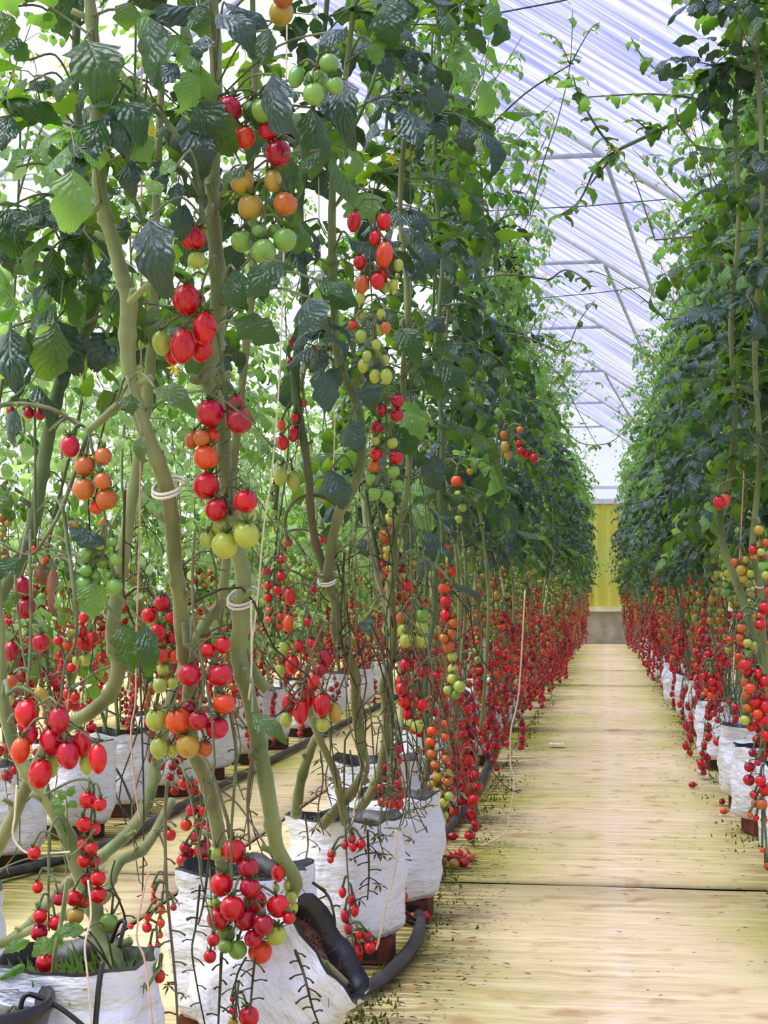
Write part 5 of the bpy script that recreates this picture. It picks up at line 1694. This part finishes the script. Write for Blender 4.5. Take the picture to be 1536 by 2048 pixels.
# the bare branch arching up out of the right row, and young shoots over the path
R1.stem([(1536, 60), (1505, 100), (1460, 135), (1440, 170), (1405, 200), (1360, 238), (1310, 265), (1260, 288), (1233, 303), (1215, 325), (1180, 370)], [10, 10, 10, 10, 9, 9, 8, 8, 7, 5, 3], 3.6, 3.9, 'side_shoot', M_STEMD, False)
RS = random.Random(77)
OWN = {}
for nm, X, Y, lab in (('L5', -0.5, 5.0, 'tomato plant left of the path whose drooping tip hangs over the path'), ('L6', -0.48, 6.0, 'tomato plant left of the path with a tall thin shoot against the roof'), ('L8', -0.5, 8.0, 'tomato plant left of the path with a looping shoot crossing to the other row'), ('R5', 0.52, 5.5, 'tomato plant right of the path with flowering shoots below the bare branch'), ('R6', 0.52, 6.5, 'tomato plant right of the path with a long shoot reaching across the gap')):
    h = Hand(Vector((X, Y, 0.27)), lab)
    h.e['group'] = 'plants with shoots over the path'
    mb = MB()
    sp = spline([Vector((0, 0, -0.03)), Vector((0.03, 0, 0.5)), Vector((-0.03, 0.02, 1.1)), Vector((0.02, 0, 1.7)), Vector((0, 0, 2.3))], 6)
    mb.tube(sp, [0.0075 - 0.004 * i / len(sp) for i in range(len(sp))], 6)
    h.stems.append([p + h.base for p in sp])
    link('stem', mb.mesh('stem', M_STEM), h.e)
    for q in range(14):
        p = RS.choice(sp[10:])
        proc_leaf(RS, h.e, p, RS.uniform(0, 6.28), RS.uniform(0.6, 0.9), leaf_mat_key(RS, p.z, False), 1, RS.uniform(-0.2, 0.3))
    OWN[nm] = h
for (pts, D, n, k) in (
    ([(1233, 303), (1200, 265), (1160, 195), (1145, 150)], 3.9, 9, 'l'),
    ([(1233, 303), (1195, 330), (1160, 400), (1120, 430)], 3.9, 8, 'l'),
    ([(1420, 205), (1380, 195), (1300, 188), (1240, 190), (1160, 195)], 3.8, 10, 'l'),
    ([(1300, 268), (1285, 250), (1262, 235)], 3.85, 4, 'd'),
    ([(1440, 170), (1400, 160), (1340, 155), (1290, 120), (1262, 75)], 3.7, 9, 'l'),
    ([(1350, 240), (1390, 290), (1430, 320)], 3.7, 5, 'd'),
    ([(1060, 430), (1085, 330), (1115, 240), (1140, 130), (1145, 20)], 6.0, 12, 'l'),
    ([(1140, 130), (1115, 80), (1080, 65)], 6.0, 5, 'l'),
    ([(1140, 130), (1180, 60), (1200, 45)], 6.0, 5, 'l'),
    ([(1310, 480), (1290, 420), (1265, 350), (1240, 320)], 5.5, 9, 'l'),
    ([(1330, 640), (1290, 600), (1230, 560), (1180, 540)], 6.5, 8, 'l'),
    ([(1100, 560), (1130, 540), (1165, 555), (1180, 580)], 5.0, 6, 'd'),
    ([(1090, 690), (1130, 700), (1160, 640), (1190, 600)], 6.0, 7, 'l'),
    ([(1100, 810), (1150, 880), (1210, 888), (1250, 860), (1290, 800)], 8.0, 8, 'l'),
    ([(1120, 750), (1160, 830), (1200, 900)], 9.0, 6, 'l')):
    own = R1 if D < 5 else OWN[('L' if pts[0][0] < 1200 else 'R') + {5.0: '5', 5.5: '5', 6.0: '6', 6.5: '6', 8.0: '8', 9.0: '8'}[D]]
    sp = spline([P(x, y, D) for x, y in pts], 5)
    st = own.near_stem(sp[0])
    if (st - sp[0]).length > 0.02:
        sp = spline([st, (st + sp[0]) / 2 + Vector((0, 0, 0.03)), sp[0]], 4)[:-1] + sp
    mb = MB()
    mb.tube([p - own.base for p in sp], [0.0042 - 0.0026 * i / len(sp) for i in range(len(sp))], 5)
    o = link('young_shoot', mb.mesh('young_shoot', M_STALK), own.e)
    for i in range(n):
        p = sp[int((i + 0.7) / n * (len(sp) - 1))] - own.base
        a = RS.uniform(0, 6.28)
        for s_ in (-1, 1):
            d = Vector((math.cos(a) * s_, math.sin(a) * s_, RS.uniform(-0.7, 0.2)))
            link('leaflet', LF_ME[RS.randrange(8), k if RS.random() < 0.7 else 'd'], o, frame(p, d, Vector((0, 0, 1)), RS.uniform(0.028, 0.055)))
    if RS.random() < 0.8:
        for i in range(4):
            p = sp[RS.randrange(len(sp))] - own.base + Vector((RS.uniform(-.02, .02), RS.uniform(-.02, .02), RS.uniform(0, .03)))
            link('flower', FLOWER_ME, o, Matrix.Translation(p) @ Euler((RS.uniform(0.6, 2.0), 0, RS.uniform(0, 6))).to_matrix().to_4x4() @ Matrix.Scale(0.012, 4))
r_ = random.Random(3)
for (hp, px, py, D) in ((H2, 295, 262, 2.1), (H4, 128, 128, 2.4), (H5, 180, 215, 2.6), (H9, 345, 735, 2.6), (H9, 185, 680, 2.5), (H7, 780, 315, 3.3), (H6, 665, 370, 2.9)):
    for k in range(2):
        p = P(px + 8 * k, py + 6 * k, D) - hp.base
        link('flower', FLOWER_ME, hp.e, Matrix.Translation(p) @ Euler((r_.uniform(0.8, 1.8), 0, r_.uniform(0, 6))).to_matrix().to_4x4() @ Matrix.Scale(0.013, 4))

# ------------------------------------------------------------------ on the floor
def loose(px, py, sz, c, shape, label, roll):
    p = PF(px, py + sz * 0.35, 0.0)
    k = S(sz, p.y)
    e = empty('tomato', Vector((p.x, p.y, k * 0.45 + 0.002)), label, 'tomato', 'fallen tomatoes')
    e.rotation_euler = roll
    kz = k * (1.0 if shape == 'round' else 0.95)
    link('fruit', TOM_ME[shape, c, 0], e, Matrix.Diagonal((k, k, kz, 1)))
    link('calyx', CAL_ME[shape], e, Matrix.Diagonal((k, k, kz, 1)))


for (x, y, s_, c, sh, lab, ro) in (
    (762, 1963, 26, 'R', 'round', 'fallen red tomato with its green star lying right beside the thick hose', (1.0, 0.4, 0)),
    (851, 1835, 21, 'R', 'round', 'fallen red tomato resting just right of the hose bend', (0.4, 0.9, 1)),
    (826, 1838, 20, 'O', 'round', 'fallen orange red tomato tucked behind the hose bend', (0.9, -0.4, 2)),
    (792, 1836, 22, 'R', 'round', 'leftmost fallen tomato below the drip tubes at the hose bend', (0.3, 0.5, 1)),
    (809, 1840, 21, 'C', 'round', 'dark red fallen tomato below the two drip tubes', (0.7, -0.5, 0)),
    (905, 1676, 16, 'C', 'plum', 'fallen crimson plum tomato lying flat beside the hose', (0, 1.5, 0.1)),
    (958, 1655, 10, 'C', 'plum', 'small fallen crimson tomato on the path below the dangling twine', (0.2, 0.3, 0)),
    (1444, 1606, 12, 'R', 'round', 'fallen red tomato below the right hand bags', (0.6, 0.3, 0)),
    (1448, 1625, 12, 'O', 'plum', 'fallen orange plum tomato on the mossy right edge of the path', (0.3, 1.5, 0.3)),
    (1385, 1572, 12, 'C', 'plum', 'fallen crimson plum tomato under the dark cluster on the right', (0.3, 1.5, 0.6))):
    loose(x, y, s_, c, sh, lab, ro)

fb = PF(905, 1728, 0)
ft = empty('fallen_truss', fb, 'fallen fruit truss with small red tomatoes lying on the path edge', 'fruit truss')
mb = MB()
rt = random.Random(9)
ra = [PF(860, 1705, 0.02) - fb, PF(890, 1712, 0.03) - fb, PF(925, 1715, 0.025) - fb, PF(955, 1722, 0.012) - fb]
mb.tube(spline(ra, 5), 0.003, 5)
spots = []
for (x, y, c) in ((885, 1722, 'Y'), (908, 1727, 'Y'), (916, 1720, 'R'), (928, 1725, 'R'), (941, 1716, 'O'), (935, 1712, 'O'), (918, 1708, 'R'), (900, 1714, 'R')):
    p = PF(x, y, 0.014) - fb
    mb.tube([p + Vector((0, 0, 0.015)), p + Vector((rt.uniform(-.02, .02), 0.0, 0.03))], 0.0014, 4)
    spots.append((p, c))
fo = link('stalk', mb.mesh('stalk', M_STALK), ft)
for p, c in spots:
    link('tomato', TOM_ME['round', c, 1], ft, Matrix.Translation(p) @ Euler((rt.uniform(0, 1), rt.uniform(0, 1), 0)).to_matrix().to_4x4() @ Matrix.Scale(0.029, 4))

# black pot just showing in the corner
vs, fs = lathe([(0, 0), (0.07, 0), (0.085, 0.10), (0.095, 0.135), (0.10, 0.14), (0.10, 0.155), (0.092, 0.155), (0.085, 0.13), (0.0, 0.12)], 28)
o = link('plant_pot', new_mesh('plant_pot', vs, fs, M_BLACK))
pp = P(-60, 2012, 1.78)
o.location = (pp.x, pp.y, pp.z - 0.145)
tag(o, 'black plastic pot cut off by the bottom left corner', 'pot')

# scrap of white plastic, leaf litter, moss
p = PF(1113, 1492, 0.004)
vs, fs = [], []
for j in range(5):
    for i in range(7):
        vs.append(Vector((0.012 * (i - 3), 0.02 * (j - 2), 0.012 + 0.008 * noise.noise(Vector((i * 0.9, j * 0.9, 4))))))
for j in range(4):
    for i in range(6):
        a = j * 7 + i
        fs.append((a, a + 1, a + 8, a + 7))
o = link('plastic_scrap', new_mesh('plastic_scrap', vs, fs, M_PAPER))
o.location = p
tag(o, 'crumpled white plastic scrap lying on the path near the left row', 'scrap')

mb = MB()
rl = random.Random(31)
for k in range(2200):
    q = rl.random()
    if q < 0.42:
        x, y = -0.42 + abs(rl.gauss(0, 0.10)), 2.2 + 3.2 * rl.random() ** 1.2
    elif q < 0.55:
        x, y = 0.42 - abs(rl.gauss(0, 0.12)), rl.uniform(3.0, 9)
    elif q < 0.85:
        x, y = -0.45 + abs(rl.gauss(0, 0.09)), rl.uniform(3.5, 14)
    else:
        x, y = rl.uniform(-1.5, 0.5), rl.uniform(2.4, 12)
    L = 0.002 + 0.012 * rl.random() ** 3
    a = rl.uniform(-0.9, 0.9) if rl.random() < 0.8 else rl.uniform(0, 6.28)
    d = Vector((math.cos(a), math.sin(a), 0)) * L
    w = Vector((-d.y, d.x, 0)) * rl.uniform(0.06, 0.25)
    c = Vector((x, y, 0.004))
    mb.add([c - d, c + w + Vector((0, 0, 0.0012)), c + d, c - w + Vector((0, 0, 0.001))], [(0, 1, 2), (0, 2, 3), (2, 1, 0), (3, 2, 0)])
tag(link('leaf_litter', mb.mesh('leaf_litter', M_DEBRIS, False)), 'dark bits of leaf litter scattered along the path edges', 'litter', None, 'stuff')

mb = MB()
for k in range(5200):
    q = rl.random()
    sgn = 1 if q < 0.55 else -1
    x = (0.50 if sgn > 0 else -0.46) - sgn * abs(rl.gauss(0, 0.055))
    y = 2.6 + 15 * rl.random() ** 1.6
    if noise.noise(Vector((x * 5, y * 1.7, 2))) < -0.05:
        continue
    h = rl.uniform(0.003, 0.014)
    a = rl.uniform(0, 6.28)
    d = Vector((math.cos(a), math.sin(a), 0)) * rl.uniform(0.002, 0.006)
    c = Vector((x, y, 0.0))
    t = c + Vector((rl.uniform(-.006, .006), rl.uniform(-.006, .006), h))
    mb.add([c - d, c + d, t], [(0, 1, 2), (2, 1, 0)])
tag(link('moss', mb.mesh('moss', M_MOSS, False)), 'green moss growing along both edges of the path', 'moss', None, 'stuff')

# weeds in the corner bag
mb = MB()
bc = P(150, 1900, 1.95)
for k in range(170):
    a, rr = rl.uniform(0, 6.28), 0.10 * math.sqrt(rl.random())
    c = Vector((bc.x + rr * math.cos(a), bc.y + rr * math.sin(a), 0.24))
    t = c + Vector((rl.uniform(-.025, .025), rl.uniform(-.02, .02), rl.uniform(0.012, 0.05)))
    w = Vector((0.0018, 0.0005, 0))
    mb.add([c - w, c + w, (c + t) / 2 + w * 1.4 + Vector((0, 0, .004)), t, (c + t) / 2 - w * 1.4 + Vector((0, 0, .004))], [(0, 1, 2, 3, 4)])
tag(link('weeds', mb.mesh('weeds', M_LEAF2, False)), 'small green weeds sprouting from the soil of the corner bag', 'weeds', None, 'stuff')
row(-0.60, 4.35, 24.9, 0.42, 1, 'row left of the central path', 'behind the orange fruit strings left of the path', 15.0, False, 11, 0.05, drift=0.25, unique_far=True, nleaf=46, ntruss=10, ztop=2.55)
row(0.58, 3.55, 24.9, 0.42, -1, 'row right of the central path', 'behind the slanting stem at the right edge', 15.0, False, 12, 0.05, drift=-0.18, unique_far=True, nleaf=64, ntruss=9, zleaf=0.90, ztop=2.5, spill=0.07)
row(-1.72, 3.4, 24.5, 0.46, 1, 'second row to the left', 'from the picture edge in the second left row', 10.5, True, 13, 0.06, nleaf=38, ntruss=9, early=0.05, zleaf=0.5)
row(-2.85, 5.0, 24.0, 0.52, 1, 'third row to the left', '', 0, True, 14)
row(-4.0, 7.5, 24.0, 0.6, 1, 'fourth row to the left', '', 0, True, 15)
row(1.72, 4.0, 20.0, 0.62, -1, 'second row to the right', '', 0, False, 16, sc=0.72)

# bags under the rows
rb = random.Random(5)
for (X, ys, where) in ((-0.63, [4.15, 5.25, 6.1, 7.0, 7.9, 8.8, 9.7, 10.6, 11.4, 12.2, 13.2, 14.2, 15.4, 16.8, 18.4, 20.2, 22.2], 'row left of the path'),
                       (0.54, [3.7, 4.4, 5.1, 5.7, 6.95, 7.7, 8.6, 9.5, 10.6, 11.4, 12.2, 13.0, 13.9, 14.6, 15.6, 17.0, 18.6, 20.4, 22.4], 'row right of the path'),
                       (-1.68, [3.55, 4.15, 4.7, 5.2, 5.75, 6.3, 6.9, 7.6, 8.3, 9.2, 10.2, 11.4], 'second row to the left')):
    for i, y in enumerate(ys):
        lab = f'white grow bag, {ORD[i]} along the {where}' if i < 12 else f'small white grow bag far along the {where}'
        grow_bag((X + rb.uniform(-0.03, 0.03), y, 0.045), lab, rb.randrange(5), f'white grow bags in the {where}', (0, 0, rb.uniform(0, 6)), rb.uniform(0.95, 1.12), y < 7)
        if y < 8.5:
            mb = MB()
            mb.box((-0.10, -0.055, 0), (0.10, 0.055, 0.045))
            for k in range(3):
                mb.box((-0.085 + 0.06 * k, -0.0565, 0.010), (-0.045 + 0.06 * k, -0.055, 0.035), 1)
            b = link('brick', mb.mesh('brick', [M_BRICK, M_BLACK], False))
            b.location = (X, y, -0.001)
            b.rotation_euler = (0, 0, rb.uniform(-0.3, 0.3))
            tag(b, f'hollow red brick propping up a grow bag in the {where}', 'brick', f'bricks under the bags in the {where}')
